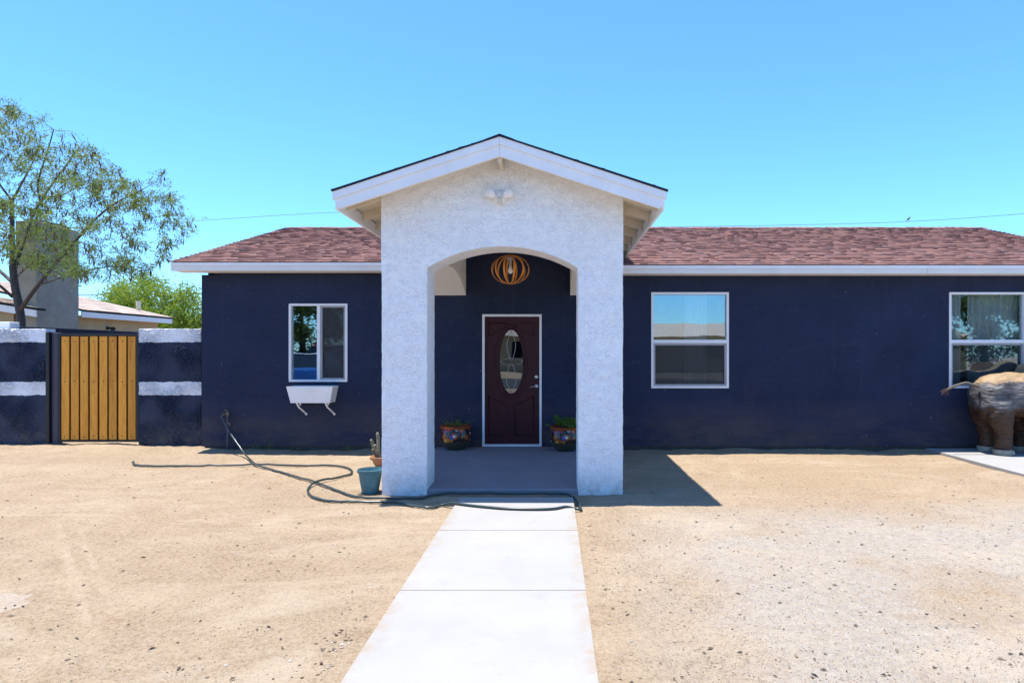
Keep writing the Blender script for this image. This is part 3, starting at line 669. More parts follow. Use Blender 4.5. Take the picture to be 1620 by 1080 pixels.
# ---- porch
PF, PB = 6.85, 7.29           # front and back of the porch's front wall
pxL, pxR = XW(603, PF), XW(986, PF); ipL, ipR = XW(676, PF), XW(914, PF)
SPR = 2.452; APEX = 2.683; PCX = (ipL + ipR) / 2; HS = (ipR - ipL) / 2
RISE = APEX - SPR; AR = (HS ** 2 + RISE ** 2) / (2 * RISE)
def arch(x): return APEX - AR + math.sqrt(max(0, AR * AR - (x - PCX) ** 2))
RPX, RHW, RZE, RZP, RYF, RYB = -0.549, 1.702, 3.205, 3.765, 6.5, 12.5
RS = (RZP - RZE) / RHW
def porch_top(x): return RZP - RS * abs(x - RPX) - 0.075
def wob(x, y, z, a=0.005): return a * noise.noise(Vector((x * 6, y * 6, z * 9))) + 0.6 * a * noise.noise(Vector((x * 17, y * 17, z * 26)))
def grid_block(xl, zb, zt, y0, y1, nz, edge=0.012):
    """block with front grid: columns xl, per-column bottom zb(x) and top zt(x)"""
    m = MB(); nxx = len(xl)
    for side, yy in ((0, y0), (1, y1)):
        for x in xl:
            for k in range(nz + 1):
                z = zb(x) + (zt(x) - zb(x)) * k / nz
                d = wob(x, yy, z) if True else 0
                ex = 0
                m.v.append((x, yy + (d if side == 0 else -d) * (0 if x in (xl[0], xl[-1]) and False else 1), z))
    o = nxx * (nz + 1); I = lambda s, i, k: s * o + i * (nz + 1) + k
    for i in range(nxx - 1):
        for k in range(nz):
            m.f.append((I(0, i, k), I(0, i + 1, k), I(0, i + 1, k + 1), I(0, i, k + 1))); m.f.append((I(1, i, k), I(1, i, k + 1), I(1, i + 1, k + 1), I(1, i + 1, k)))
        m.f.append((I(0, i, 0), I(1, i, 0), I(1, i + 1, 0), I(0, i + 1, 0))); m.f.append((I(0, i, nz), I(0, i + 1, nz), I(1, i + 1, nz), I(1, i, nz)))
    for k in range(nz):
        m.f.append((I(0, 0, k), I(0, 0, k + 1), I(1, 0, k + 1), I(1, 0, k))); m.f.append((I(0, nxx - 1, k), I(1, nxx - 1, k), I(1, nxx - 1, k + 1), I(0, nxx - 1, k + 1)))
    m.m = [0] * len(m.f); return m
def lin(a, b, st): n = max(2, int((b - a) / st)); return [a + (b - a) * i / n for i in range(n + 1)]
xsw = sorted(set(lin(pxL, ipL, 0.03) + lin(ipL, ipR, 0.03) + lin(ipR, pxR, 0.03) + [RPX]))
hb = lambda x: SPR if (x <= ipL or x >= ipR) else arch(x)
grid_block(xsw, hb, porch_top, PF, PB, 40).build('gable_wall', M['stucco_w'], house)
def pillar(xa, xb):
    # square pillar with worn, wavering corners
    m = MB(); nz = 84; ring = []
    per = []
    N = 14
    c = [(xa, PF), (xb, PF), (xb, PB), (xa, PB)]
    for s in range(4):
        p, q = c[s], c[(s + 1) % 4]
        for k in range(N): per.append((p[0] + (q[0] - p[0]) * k / N, p[1] + (q[1] - p[1]) * k / N, s, k))
    for k in range(nz + 1):
        z = SPR * k / nz
        for (x, y, s, q) in per:
            nrm = [(0, -1), (1, 0), (0, 1), (-1, 0)][s]
            a = wob(x, y, z)
            if s == 0 and q > 0 or s == 2 and q > 0: dx, dy = 0, (a if s == 0 else -a)
            elif q > 0: dx, dy = wob(x, y, z, 0.004) * (1 if s == 1 else -1), 0
            else:       # corners pulled in a touch
                i = 0.004 + abs(noise.noise(Vector((x * 3, y * 3, z * 14)))) * 0.007
                sx = -1 if abs(x - xb) < 1e-6 else 1; sy = 1 if abs(y - PF) < 1e-6 else -1
                dx, dy = sx * i, sy * i
            if z > SPR - 0.04 and q == 0: dx = dy = 0
            low = max(0, 0.10 - z) / 0.10
            if low > 0 and z < 0.1: dy += (0.012 * low * abs(noise.noise(Vector((x * 9, z * 30, 3))))) * (1 if s == 0 else 0)
            m.v.append((x + dx, y + dy, z + (-0.02 if k == 0 else 0)))
    T = len(per)
    for k in range(nz):
        for i in range(T): m.f.append((k * T + i, k * T + (i + 1) % T, (k + 1) * T + (i + 1) % T, (k + 1) * T + i))
    m.m = [0] * len(m.f); return m
pillar(pxL, ipL).build('pillar', M['stucco_w'], house, smooth='auto'); pillar(ipR, pxR).build('pillar', M['stucco_w'], house, smooth='auto')
# side arch walls from the front pillars back to the house
SA, SB = PB + 0.001, HY - 0.002
SYC = (SA + SB) / 2; SH = (SB - SA) / 2; sr_, sp_ = 0.26, 2.42; SAR = (SH ** 2 + sr_ ** 2) / (2 * sr_)
poly = [(SA, 3.22), (SB, 3.22)][::-1] + [(SA, sp_)] + [(SA + (SB - SA) * i / 24, sp_ + sr_ - SAR + math.sqrt(SAR ** 2 - (SA + (SB - SA) * i / 24 - SYC) ** 2)) for i in range(1, 24)] + [(SB, sp_)]
MB().prism(poly, 'x', pxL + 0.001, ipL - 0.001).build('side_arch', M['stucco_w'], house); MB().prism(poly, 'x', ipR + 0.001, pxR - 0.001).build('side_arch', M['stucco_w'], house)
MB().box(ipL, ipR, PB + 0.002, HY + 0.1, 3.12, 3.15).build('porch_ceiling', M['cream'], house)
MB().box(pxL + 0.01, pxR - 0.01, HY, HY + 0.17, WT + 0.0005, 3.119).build('porch_back_wall', M['navy'], house)
MB().box(pxL + 0.03, pxR - 0.03, PF + 0.012, HY - 0.004, -0.12, 0.052, 0.012).build('porch_floor', M['porch'], house)
# porch roof
m = MB(); t = 0.035
for s in (-1, 1):
    e = (RPX + s * RHW, RZE); p = (RPX, RZP)
    m.prism([(e[0], e[1] - t - 0.02), (p[0], p[1] - t - 0.02), (p[0], p[1] - 0.02), (e[0], e[1] - 0.02)], 'y', RYF + 0.02, RYB)
proof = m.build('porch_roof', M['cream'], house)
for s in (-1, 1):
    dn = Vector((s * RHW, 0, RZE - RZP)).normalized(); nr = 13; rl = math.hypot(RHW, RZP - RZE) / nr
    mm = shingles((RPX + s * (RHW + 0.02), RYF - 0.03, RZE - 0.019), (RPX + s * (RHW + 0.02), RYB, RZE - 0.019), dn, nr, rl, 0, 0.2, 0.4, rs, th=0.013)
    o = mm.build('shingles', M['shingle'], proof, recalc=False); o['kind'] = 'stuff'
    MB().prism([(RPX + s * RHW, RZE - 0.0195), (RPX, RZP - 0.0195), (RPX, RZP - 0.004), (RPX + s * (RHW + 0.025), RZE - 0.006)], 'y', RYF - 0.038, RYF + 0.0).build('shingle_edge', M['felt'], proof)
m = MB(); y = RYF - 0.02
while y < 12.0:
    h = rs.uniform(0.002, 0.008)
    m.add([(RPX - 0.15, y, RZP - 0.044), (RPX - 0.15, y + 0.3, RZP - 0.052), (RPX, y, RZP + 0.004 + h), (RPX, y + 0.3, RZP + 0.002), (RPX + 0.15, y, RZP - 0.044), (RPX + 0.15, y + 0.3, RZP - 0.052)], [(0, 1, 3, 2), (2, 3, 5, 4)]); y += 0.145
o = m.build('ridge_caps', M['shingle'], proof, recalc=False); o['kind'] = 'stuff'
for s in (-1, 1):
    ex = RPX + s * (RHW - 0.001); pz = RZP - 0.022; ez = RZE - 0.022
    g = s * 0.001
    MB().prism([(ex + s * 0.012, ez - 0.078 - 0.004), (RPX + g, pz - 0.078), (RPX + g, pz), (ex + s * 0.012, ez - 0.004)], 'y', RYF - 0.028, RYF + 0.002).build('barge_board', M['white'], proof)
    MB().prism([(ex - s * 0.05, ez - 0.19 + 0.016), (RPX + g, pz - 0.195), (RPX + g, pz - 0.079), (ex, ez - 0.079)], 'y', RYF - 0.012, RYF + 0.028).build('rake_fascia', M['white'], proof)
    MB().prism([(ex - s * 0.001, ez - 0.17), (ex - s * 0.03, ez - 0.17), (ex - s * 0.03, ez - 0.045), (ex - s * 0.001, ez - 0.036)], 'y', RYF + 0.029, 11.0).build('eave_fascia', M['white'], proof)
    wx = pxL if s < 0 else pxR
    for k in range(7):
        yy = RYF + 0.30 + k * 0.55; xa, xb = wx + s * 0.002, ex - s * 0.032
        za, zb = RZP - RS * abs(xa - RPX) - 0.056, RZP - RS * abs(xb - RPX) - 0.056
        MB().prism([(xa, za - 0.10), (xb, zb - 0.10), (xb, zb), (xa, za)], 'y', yy, yy + 0.04).build('rafter_tail', M['cream'], proof)
MB().box(RPX - 0.02, RPX + 0.02, RYF + 0.03, PF - 0.012, RZP - 0.27, RZP - 0.066).build('ridge_beam', M['cream'], proof)

# ------------------------------------------------------------------ curtains behind the right-hand windows
def curtain(xa, xb, za, zb, y, folds, label, amp=0.03):
    m = MB(); n = folds * 8
    for i in range(n + 1):
        t = i / n; x = xa + (xb - xa) * t; d = amp * math.sin(t * folds * 2 * math.pi + math.sin(t * 9)) ; m.v += [(x, y + d, za), (x + 0.006 * math.sin(i), y + d * 0.8, zb)]
    m.f = [(2 * i, 2 * i + 2, 2 * i + 3, 2 * i + 1) for i in range(n)]; m.m = [0] * n
    o = m.build('curtain', M['curtain'], None, smooth=True, recalc=False); return tag(o, label, 'curtain', 'curtains inside the windows')
curtain(XW(1086), XW(1122), 0.3, 2.5, HY + 0.16, 4, 'narrow pale curtain hanging inside the window right of the porch')
curtain(XW(1498), XW(1530), 0.3, 2.5, HY + 0.15, 4, 'white curtain at the left edge of the window behind the elephant')
curtain(XW(1545), XW(1640), 0.3, 2.5, HY + 0.22, 9, 'wide pleated curtain across the window behind the elephant')

# ------------------------------------------------------------------ pendant lamp
LY = 7.72; lc = P(807.5, 426.5, LY); lrx, lrz = 30.5 * LY / 1000, 22.5 * LY / 1000
lamp = empty('pendant_lamp', lc, 'orange bent-wood globe pendant lamp with bare bulb under the arch', 'lamp')
for k in range(12):
    a = 2 * math.pi * (k + 0.5) / 12; pts = []
    m = MB(); c, s = math.cos(a), math.sin(a); tx, ty = -s, c; wv = 0.012; th = 0.0035; vs = []; nn = 18
    for i in range(nn + 1):
        t = math.pi * (i / nn) - math.pi / 2; r = lrx * math.cos(t) ** 0.9 if abs(math.cos(t)) > 1e-6 else 0; r = max(r, 0.035); z = lrz * math.sin(t)
        for (u, v) in ((-wv, 0), (wv, 0), (wv, -th), (-wv, -th)):
            uu = u * (0.45 + 0.55 * r / lrx); vs.append(lc + Vector(((r + v) * c + tx * uu, (r + v) * s + ty * uu, z + (v if abs(t) > 1.2 else 0) * (1 if t > 0 else -1))))
    fs = [(i * 4 + j, i * 4 + (j + 1) % 4, i * 4 + 4 + (j + 1) % 4, i * 4 + 4 + j) for i in range(nn) for j in range(4)] + [(0, 1, 2, 3), (nn * 4 + 3, nn * 4 + 2, nn * 4 + 1, nn * 4)]
    m.add(vs, fs).build('slat', M['lampwood'], lamp, smooth='auto')
MB().lathe([(0.05, lrz - 0.012), (0.05, lrz)], lc, 20).build('hub', M['lampwood'], lamp, smooth='auto')
MB().lathe([(0.05, -lrz), (0.05, -lrz + 0.006)], lc, 20).build('hub', M['lampwood'], lamp, smooth='auto')
MB().lathe([(0.045, 0.118), (0.045, 0.128), (0.05, 0.13), (0.05, 0.15)], lc, 18).lathe([(0.017, 0.045), (0.017, 0.12)], lc, 14).build('socket', M['steel'], lamp, smooth='auto')
MB().lathe([(0.003, -0.052), (0.018, -0.047), (0.027, -0.03), (0.029, -0.012), (0.022, 0.015), (0.015, 0.045)], lc, 16).build('bulb', M['bulb'], lamp, smooth=True)
MB().lathe([(0.006, 0.13), (0.006, 3.119 - lc.z)], lc, 8).build('cord', M['black'], lamp)

# ------------------------------------------------------------------ flood light on the gable
fc = P(791, 313, PF); fl = empty('flood_light', fc, 'small white twin flood light with sensor on the porch gable', 'light')
MB().lathe([(0.075, 0.004), (0.075, -0.012), (0.055, -0.03), (0.03, -0.045)], fc + Vector((0, 0, 0.012)), 22, 'y').build('base_plate', M['white'], fl, smooth='auto')
for s in (-1, 1):
    a = fc + Vector((s * 0.03, -0.035, 0.0)); b = fc + Vector((s * 0.125, -0.12, 0.035)); d = (b - a).normalized()
    h = MB().tube([a, a + d * 0.03, a + d * 0.045, b - d * 0.03, b], [0.012, 0.013, 0.036, 0.052, 0.055], 16).build('lamp_head', M['white'], fl, smooth='auto')
    MB().tube([b + d * 0.001, b + d * 0.012], [0.048, 0.03], 16).build('lens', M['bulb'], h, smooth='auto')
MB().box(fc.x - 0.028, fc.x + 0.028, PF - 0.085, PF - 0.04, fc.z - 0.085, fc.z - 0.02, 0.008).tube([(fc.x, PF - 0.04, fc.z), (fc.x, PF - 0.06, fc.z - 0.03)], 0.012, 8).build('sensor', M['cream'], fl, smooth='auto')

# ------------------------------------------------------------------ planter box under the left window
bx0, bx1 = XW(457, 9.72), XW(530, 9.72); bz1, bz0 = ZW(611, 9.65), ZW(637, 9.68)
wb = empty('planter_box', ((bx0 + bx1) / 2, 9.8, bz0), 'empty white planter box under the sliding window', 'planter')
yf, yb = 9.62, 9.885; xo = (bx0 + bx1) / 2; hw = (bx1 - bx0) / 2; ins = 0.055; tk = 0.012
def trough(m, w0, w1, ya0, ya1, yb1, z0, z1):
    return [Vector(p) for p in ((xo - w0, ya0, z0), (xo + w0, ya0, z0), (xo + w0, yb1, z0), (xo - w0, yb1, z0), (xo - w1, ya1, z1), (xo + w1, ya1, z1), (xo + w1, yb1, z1), (xo - w1, yb1, z1))]
o8 = trough(None, hw - ins, hw, yf + 0.03, yf, yb, bz0, bz1); i8 = trough(None, hw - ins - tk, hw - tk, yf + 0.03 + tk, yf + tk, yb - tk, bz0 + tk, bz1)
m = MB(); m.add(o8 + i8, [(0, 3, 2, 1), (0, 1, 5, 4), (1, 2, 6, 5), (2, 3, 7, 6), (3, 0, 4, 7), (8, 9, 10, 11), (8, 12, 13, 9), (9, 13, 14, 10), (10, 14, 15, 11), (11, 15, 12, 8), (4, 5, 13, 12), (5, 6, 14, 13), (6, 7, 15, 14), (7, 4, 12, 15)])
m.build('trough', M['white'], wb)
for px in (473, 518):
    bx = XW(px, 9.75); b = MB().tube([(bx, 9.66, bz0 - 0.002), (bx + 0.02, 9.70, bz0 - 0.07), (bx + 0.06, 9.893, bz0 - 0.19)], 0.013, 8).build('bracket', M['white'], wb, smooth='auto')
    MB().tube([(bx - 0.025, 9.86, bz0 - 0.003), (bx - 0.032, 9.875, bz0 - 0.05)], 0.014, 8).build('bracket_peg', M['white'], b, smooth='auto')
    MB().lathe([(0.018, 0), (0.018, 0.02)], (bx + 0.06, 9.878, bz0 - 0.19), 10, 'y').build('bracket_foot', M['white'], b, smooth='auto')

# ------------------------------------------------------------------ spigot and hose
sp = empty('water_spigot', (XW(357, 9.8), 9.82, 0), 'outdoor water tap on a dark riser pipe beside the left wall', 'tap')
sx = XW(358, 9.8); szt = ZW(656, 9.8)
MB().tube([(sx, 9.84, -0.05), (sx, 9.84, szt)], 0.016, 10).build('riser_pipe', M['pipe'], sp, smooth='auto')
MB().lathe([(0.02, -0.02), (0.022, 0.0), (0.022, 0.03), (0.016, 0.045)], (sx, 9.84, szt), 12).tube([(sx, 9.84, szt + 0.012), (sx - 0.035, 9.79, szt + 0.012), (sx - 0.05, 9.765, szt - 0.01), (sx - 0.053, 9.755, szt - 0.03)], [0.016, 0.015, 0.016, 0.017], 10).build('valve', M['brass'], sp, smooth='auto')
MB().lathe([(0.006, 0.04), (0.006, 0.066), (0.03, 0.066), (0.03, 0.074)], (sx - 0.01, 9.825, szt), 12).build('handle', M['brass'], sp, smooth='auto')
MB().tube([(sx, 9.84, szt - 0.13), (sx + 0.04, 9.82, szt - 0.13), (sx + 0.05, 9.81, szt - 0.17)], 0.009, 8).build('side_valve', M['brass'], sp, smooth='auto')
hz_ = 0.016
def H(zx, zy, z=hz_): return G(200 + zx / 3.375, 640 + zy / 3.375, z)
def H3(zx, zy, z=hz_): return G(680 + zx / 6, 640 + zy / 6, z)
hp = [Vector((sx - 0.053, 9.753, szt - 0.03)), P(200 + 535 / 3.375, 640 + 120 / 3.375, 9.6), P(200 + 575 / 3.375, 640 + 185 / 3.375, 9.4), P(200 + 635 / 3.375, 640 + 265 / 3.375, 9.17), H(690, 312, 0.03), H(760, 338), H(860, 366), H(1000, 410, 0.022), H(1130, 458), H(1240, 487), H(1370, 492),
      H3(-120, 880), H3(0, 855), H3(110, 838), H3(200, 830, 0.03), H3(420, 836, 0.03), H3(800, 842, 0.03), H3(1150, 834, 0.03), H3(1290, 832, 0.03), H3(1345, 858, 0.03), H3(1410, 930), H3(1436, 985), H3(1380, 985, 0.02), H3(1290, 966, 0.04), H3(1180, 984, 0.043), H3(1000, 990, 0.043), H3(700, 982, 0.043), H3(400, 955, 0.043), H3(200, 930, 0.043), H3(110, 945), H3(-20, 975),
      H(1500, 528), H(1430, 515), H(1250, 516), H(1100, 512), H(1010, 495), H(972, 470), H(975, 440), H(1020, 410, 0.034), H(1150, 385), H(1205, 355), H(1160, 330), H(1050, 322), H(850, 318), H(690, 312, 0.028), H(520, 320), H(330, 325), H(150, 328), H(50, 326), H(36, 312)]
hs = spline(hp, 7)
hs = [Vector((p.x, p.y, p.z + (gh(p.x, p.y) + 0.004 if abs(p.x + 0.4) > 0.65 or p.y > 6.6 else 0))) for p in hs]
ho = MB().tube(hs, 0.0125, 8).build('garden_hose', M['hose'], None, smooth=True)
tag(ho, 'long dark green garden hose looping over the dirt to the porch', 'hose')
e0, e1 = hs[-2], hs[-1]; MB().tube([e0, e1, e1 + (e1 - e0).normalized() * 0.045], [0.014, 0.017, 0.017], 10).build('hose_coupling', M['brass'], ho, smooth='auto')

# ------------------------------------------------------------------ pots
def pot_root(name, loc, label, cat, group=None): return empty(name, loc, label, cat, group)
tp = G(581.5, 781, 0.0); tp = Vector((tp.x + 0.0, tp.y + 0.10, gh(tp.x, tp.y)))
t = pot_root('planter_pot', tp, 'empty teal plastic pot at the foot of the left pillar', 'pot')
m = MB(); n = 40; prof = [(0.088, 0.0), (0.132, 0.235)]
vs = []; 
def fl_r(k, r): return r * (1 + 0.018 * math.cos(k * 2 * math.pi / 4))
rings = [(0.0, 0.0), (0.086, 0.0), (0.092, 0.02), (0.122, 0.2), (0.126, 0.225), (0.138, 0.235), (0.140, 0.262), (0.132, 0.264), (0.122, 0.225), (0.090, 0.03), (0.0, 0.03)]
for (r, z) in rings:
    for k in range(n):
        a = 2 * math.pi * k / n; rr = fl_r(k, r) if z < 0.23 and r > 0 else r; vs.append(tp + Vector((max(rr, 0.001) * math.cos(a), max(rr, 0.001) * math.sin(a), z)))
fs = [(i * n + k, i * n + (k + 1) % n, (i + 1) * n + (k + 1) % n, (i + 1) * n + k) for i in range(len(rings) - 1) for k in range(n)]
m.add(vs, fs).build('pot', M['teal'], t, smooth='auto')
tag(MB().lathe([(0.001, 0.004), (0.12, 0.004), (0.135, 0.014), (0.128, 0.014), (0.11, 0.009), (0.001, 0.009)], tp + Vector((0, 0, -0.006)), 24).build('saucer', M['litter'], t, smooth='auto'))
cp = G(603, 741, 0.0); cp = Vector((cp.x - 0.01, cp.y + 0.12, gh(cp.x, cp.y)))
t = pot_root('cactus_pot', cp, 'terracotta bowl with stubby dry cactus stems beside the left pillar', 'potted plant')
MB().lathe([(0.09, 0), (0.12, 0.05), (0.145, 0.105), (0.168, 0.11), (0.170, 0.145), (0.158, 0.147), (0.14, 0.12), (0.001, 0.118)], cp, 28).build('bowl', M['terra'], t, smooth='auto')
MB().lathe([(0.14, 0.121), (0.08, 0.130), (0.001, 0.134)], cp, 18).build('soil', M['soil'], t, smooth=True)
def cactus_stem(base, tip, r, nm='stem', parent=None):
    m = MB(); d = tip - base; pts = spline([base, base + d * 0.3 + Vector((rnd.uniform(-.01, .01), rnd.uniform(-.01, .01), 0)), base + d * 0.7, tip], 4)
    n = 14; ax = d.normalized(); a = ax.orthogonal().normalized(); b = ax.cross(a); vs = []
    for i, p in enumerate(pts):
        q = i / (len(pts) - 1); rr = r * (0.8 + 0.25 * math.sin(q * 2.6)) * (1 if q < 0.85 else math.sqrt(max(0.02, 1 - ((q - 0.85) / 0.15) ** 2)))
        for k in range(n):
            an = 2 * math.pi * k / n; r2 = rr * (1 + (0.13 if k % 2 else -0.09)); vs.append(p + (a * math.cos(an) + b * math.sin(an)) * r2)
    fs = [(i * n + k, i * n + (k + 1) % n, (i + 1) * n + (k + 1) % n, (i + 1) * n + k) for i in range(len(pts) - 1) for k in range(n)] + [tuple(range((len(pts) - 1) * n, len(pts) * n))]
    return m.add(vs, fs).build(nm, M['cactus'], parent, smooth=False)
for (px, py, bx_, r) in ((593, 702, -0.05, 0.024), (587, 694, -0.08, 0.02), (597, 683, -0.02, 0.021), (606, 690, 0.03, 0.03), (612, 700, 0.07, 0.025), (590, 709, -0.07, 0.018)):
    cactus_stem(cp + Vector((bx_, rnd.uniform(-0.05, 0.05), 0.125)), P(px, py, cp.y) + Vector((0, rnd.uniform(-0.04, 0.04), 0)), r, parent=t)
def leaf_quad(m, p, d, L, W, up=None):
    d = d.normalized(); s = d.cross(up or Vector((rnd.gauss(0, 1), rnd.gauss(0, 1), rnd.gauss(0, 1)))); s = s.normalized() if s.length > 1e-5 else d.orthogonal().normalized(); nn = d.cross(s)
    m.add([p, p + d * L * 0.5 + s * W * 0.5 + nn * W * 0.12, p + d * L, p + d * L * 0.5 - s * W * 0.5 + nn * W * 0.12], [(0, 1, 2), (0, 2, 3)])
def tala_pot(px, pyb, label, leafy):
    c = G(px, pyb, 0.052); c = Vector((c.x, c.y + 0.17, 0.052))
    t = pot_root('flower_pot', c, label, 'potted plant', 'painted pots beside the front door')
    prof = [(0.13, 0.0), (0.14, 0.012), (0.20, 0.07), (0.228, 0.15), (0.232, 0.20), (0.222, 0.27), (0.205, 0.325)]
    p = MB().lathe(prof, (0, 0, 0), 36).build('pot', M['talavera'], None, smooth='auto'); p.location = c; p.parent = t; bpy.context.view_layer.update(); p.matrix_parent_inverse = t.matrix_world.inverted()
    MB().lathe([(0.206, 0.322), (0.236, 0.328), (0.240, 0.362), (0.228, 0.366), (0.20, 0.34), (0.001, 0.338)], c, 36).build('rim', M['orange'], t, smooth='auto')
    MB().lathe([(0.198, 0.341), (0.1, 0.352), (0.001, 0.355)], c, 20).build('soil', M['soil'], t, smooth=True)
    m = MB()
    for i in range(46 if leafy else 26):
        a = rnd.uniform(0, 6.28); r = rnd.uniform(0, 0.15); b = c + Vector((r * math.cos(a), r * math.sin(a), 0.34)); hh = rnd.uniform(0.06, 0.17) if leafy else rnd.uniform(0.05, 0.13)
        lean = Vector((math.cos(a) * r * 0.9 + rnd.uniform(-.05, .05), math.sin(a) * r * 0.9 + rnd.uniform(-.05, .05), hh))
        m.tube([b, b + lean * 0.6, b + lean], [0.003, 0.002, 0.001], 4)
        for q in range(9 if leafy else 5):
            leaf_quad(m, b + lean * rnd.uniform(0.35, 1), Vector((rnd.gauss(0, 1), rnd.gauss(0, 1), rnd.uniform(-0.3, 0.9))), rnd.uniform(0.04, 0.07) if leafy else rnd.uniform(.03, .09), rnd.uniform(0.02, 0.035) if leafy else 0.008)
    m.build('foliage', M['leaf_pot'], t, recalc=False)
tala_pot(718.5, 713, 'painted pot with sparse green shoots left of the front door', False)
tala_pot(895, 715, 'painted pot with leafy plant right of the front door', True)

# ------------------------------------------------------------------ banded yard walls and gate
FY = 10.15
def rough_wall(x0, x1, z1, label, seed):
    nxx = int((x1 - x0) / 0.0085); nz = int(z1 / 0.0085); m = MB(); rr = random.Random(seed)
    def disp(x, z):
        q = Vector((x * 2.2, seed, z * 2.2)); ang = noise.noise(q) * 3.0
        u = x * math.cos(ang) + z * math.sin(ang); v = -x * math.sin(ang) + z * math.cos(ang)
        a = noise.noise(Vector((u * 8, v * 40, seed))); b = noise.noise(Vector((x * 26, z * 30, seed + 3)))
        return 0.032 * max(-0.25, 1 - abs(a) * 3.0) * max(0, 0.5 + noise.noise(Vector((x * 3, z * 3, seed + 9))) * 1.2) + 0.006 * b
    for j in range(nz + 1):
        for i in range(nxx + 1):
            x = x0 + (x1 - x0) * i / nxx; z = z1 * j / nz; m.v.append((x, FY - disp(x, z), z + (0.008 * noise.noise(Vector((x * 5, seed, 0))) if j == nz else (-0.1 if j == 0 else 0))))
    W = nxx + 1
    m.f = [(j * W + i, j * W + i + 1, (j + 1) * W + i + 1, (j + 1) * W + i) for j in range(nz) for i in range(nxx)]
    b = len(m.v); t = nz * W
    m.v += [(x0, FY + 0.19, -0.1), (x1, FY + 0.19, -0.1), (x1, FY + 0.19, z1), (x0, FY + 0.19, z1)]
    m.f += [(b + 1, b, b + 3, b + 2), tuple([t + i for i in range(W)]) + (b + 2, b + 3), tuple([j * W for j in range(nz, -1, -1)]) + (b, b + 3)[::1], tuple([j * W + nxx for j in range(nz + 1)]) + (b + 2, b + 1)]
    m.m = [0] * len(m.f)
    o = m.build('yard_wall', M['navy_rough'], None, smooth=False, recalc=False); o.data.polygons.foreach_set('use_smooth', [True] * (nz * nxx) + [False] * 4)
    return tag(o, label, 'wall', 'navy and white banded yard walls')
rough_wall(XW(-60, FY), XW(73, FY), 1.905, 'rough navy and white banded wall left of the wooden gate', 3)
rough_wall(XW(220, FY), XW(319, FY) - 0.005, 1.905, 'rough navy and white banded wall between gate and house', 8)
gx0, gx1, gz0, gz1 = XW(90, FY), XW(220, FY) - 0.012, ZW(699, FY), ZW(527, FY)
gate = empty('gate', ((gx0 + gx1) / 2, FY + 0.05, 0.03), 'yard gate of upright orange cedar boards in a black metal frame', 'gate')
m = MB(); fw = 0.045
m.box(gx0, gx0 + fw, FY + 0.01, FY + 0.05, gz0, gz1, 0.003); m.box(gx1 - fw, gx1, FY + 0.01, FY + 0.05, gz0, gz1, 0.003)
m.box(gx0 + fw, gx1 - fw, FY + 0.01, FY + 0.05, gz1 - fw, gz1); m.box(gx0 + fw, gx1 - fw, FY + 0.01, FY + 0.05, gz0, gz0 + 0.03)
for z in (0.30, 1.06, 1.70): m.box(gx0 + fw, gx1 - fw, FY + 0.045, FY + 0.075, z - 0.025, z + 0.025)
m.build('frame', M['black'], gate)
MB().box(gx0 + 0.01, gx1 - 0.01, FY + 0.0765, FY + 0.08, gz0 + 0.004, gz1 - 0.01).build('backing_sheet', M['black'], gate)
gp0 = XW(73, FY) + 0.004
MB().box(gp0, gp0 + 0.055, FY - 0.02, FY + 0.15, -0.05, gz1 + 0.02, 0.004).build('post', M['black'], gate)
MB().box(gp0 + 0.06, gx0 - 0.012, FY + 0.03, FY + 0.13, -0.05, gz1 + 0.012, 0.004).build('hinge_post', M['pipe'], gate)
nb = 8; bw = (gx1 - gx0 - 2 * fw + 0.01) / nb
for i in range(nb):
    a = gx0 + fw + i * bw + 0.004; b = a + bw - 0.030; tilt = rnd.uniform(-0.002, 0.002)
    m = MB().box(-(b - a) / 2, (b - a) / 2, -0.009, 0.009, gz0 + 0.033 + rnd.uniform(0, 0.004), gz1 - fw - rnd.uniform(0.0, 0.006), 0.002)
    o = m.build('board', M['wood'], None); o.location = ((a + b) / 2, FY + 0.034, 0); o.rotation_euler.y = tilt; o.parent = gate; bpy.context.view_layer.update(); o.matrix_parent_inverse = gate.matrix_world.inverted()
    for z in (gz0 + 0.09, 1.06, gz1 - 0.13): MB().lathe([(0.0085, 0), (0.0085, -0.004), (0.004, -0.006)], ((a + b) / 2 + rnd.uniform(-.006, .006), FY + 0.0248, z + rnd.uniform(-.008, .008)), 8, 'y').build('screw', M['black'], o)
sw = MB().box(-9.0, -8.79, FY + 0.45, 21.0, -0.1, 1.955, 0.006).build('boundary_wall', M['navy'], None)
tag(sw, 'long navy boundary wall running back behind the gate', 'wall')
wc = MB().box(XW(-30, 10.5), XW(24, 10.5), 10.39, 10.59, -0.1, ZW(509.5, 10.5), 0.006).build('wall_pillar', M['white'], None)
tag(wc, 'plain white wall pillar showing above the banded wall at the left edge', 'pillar')

# ------------------------------------------------------------------ neighbour's house behind the wall
nb_ = empty('neighbour_house', (-14.5, 17.5, 0), 'sand coloured neighbouring house with tan roof and big grey chimney', 'house')
ex, ez, eyn, eyf, nsl, rdx = -11.85, 2.60, 15.9, 19.7, 0.225, -16.4
MB().box(-20, ex - 0.28, eyn + 0.1, eyf - 0.3, 0, 2.44).build('wall', M['nb_wall'], nb_)
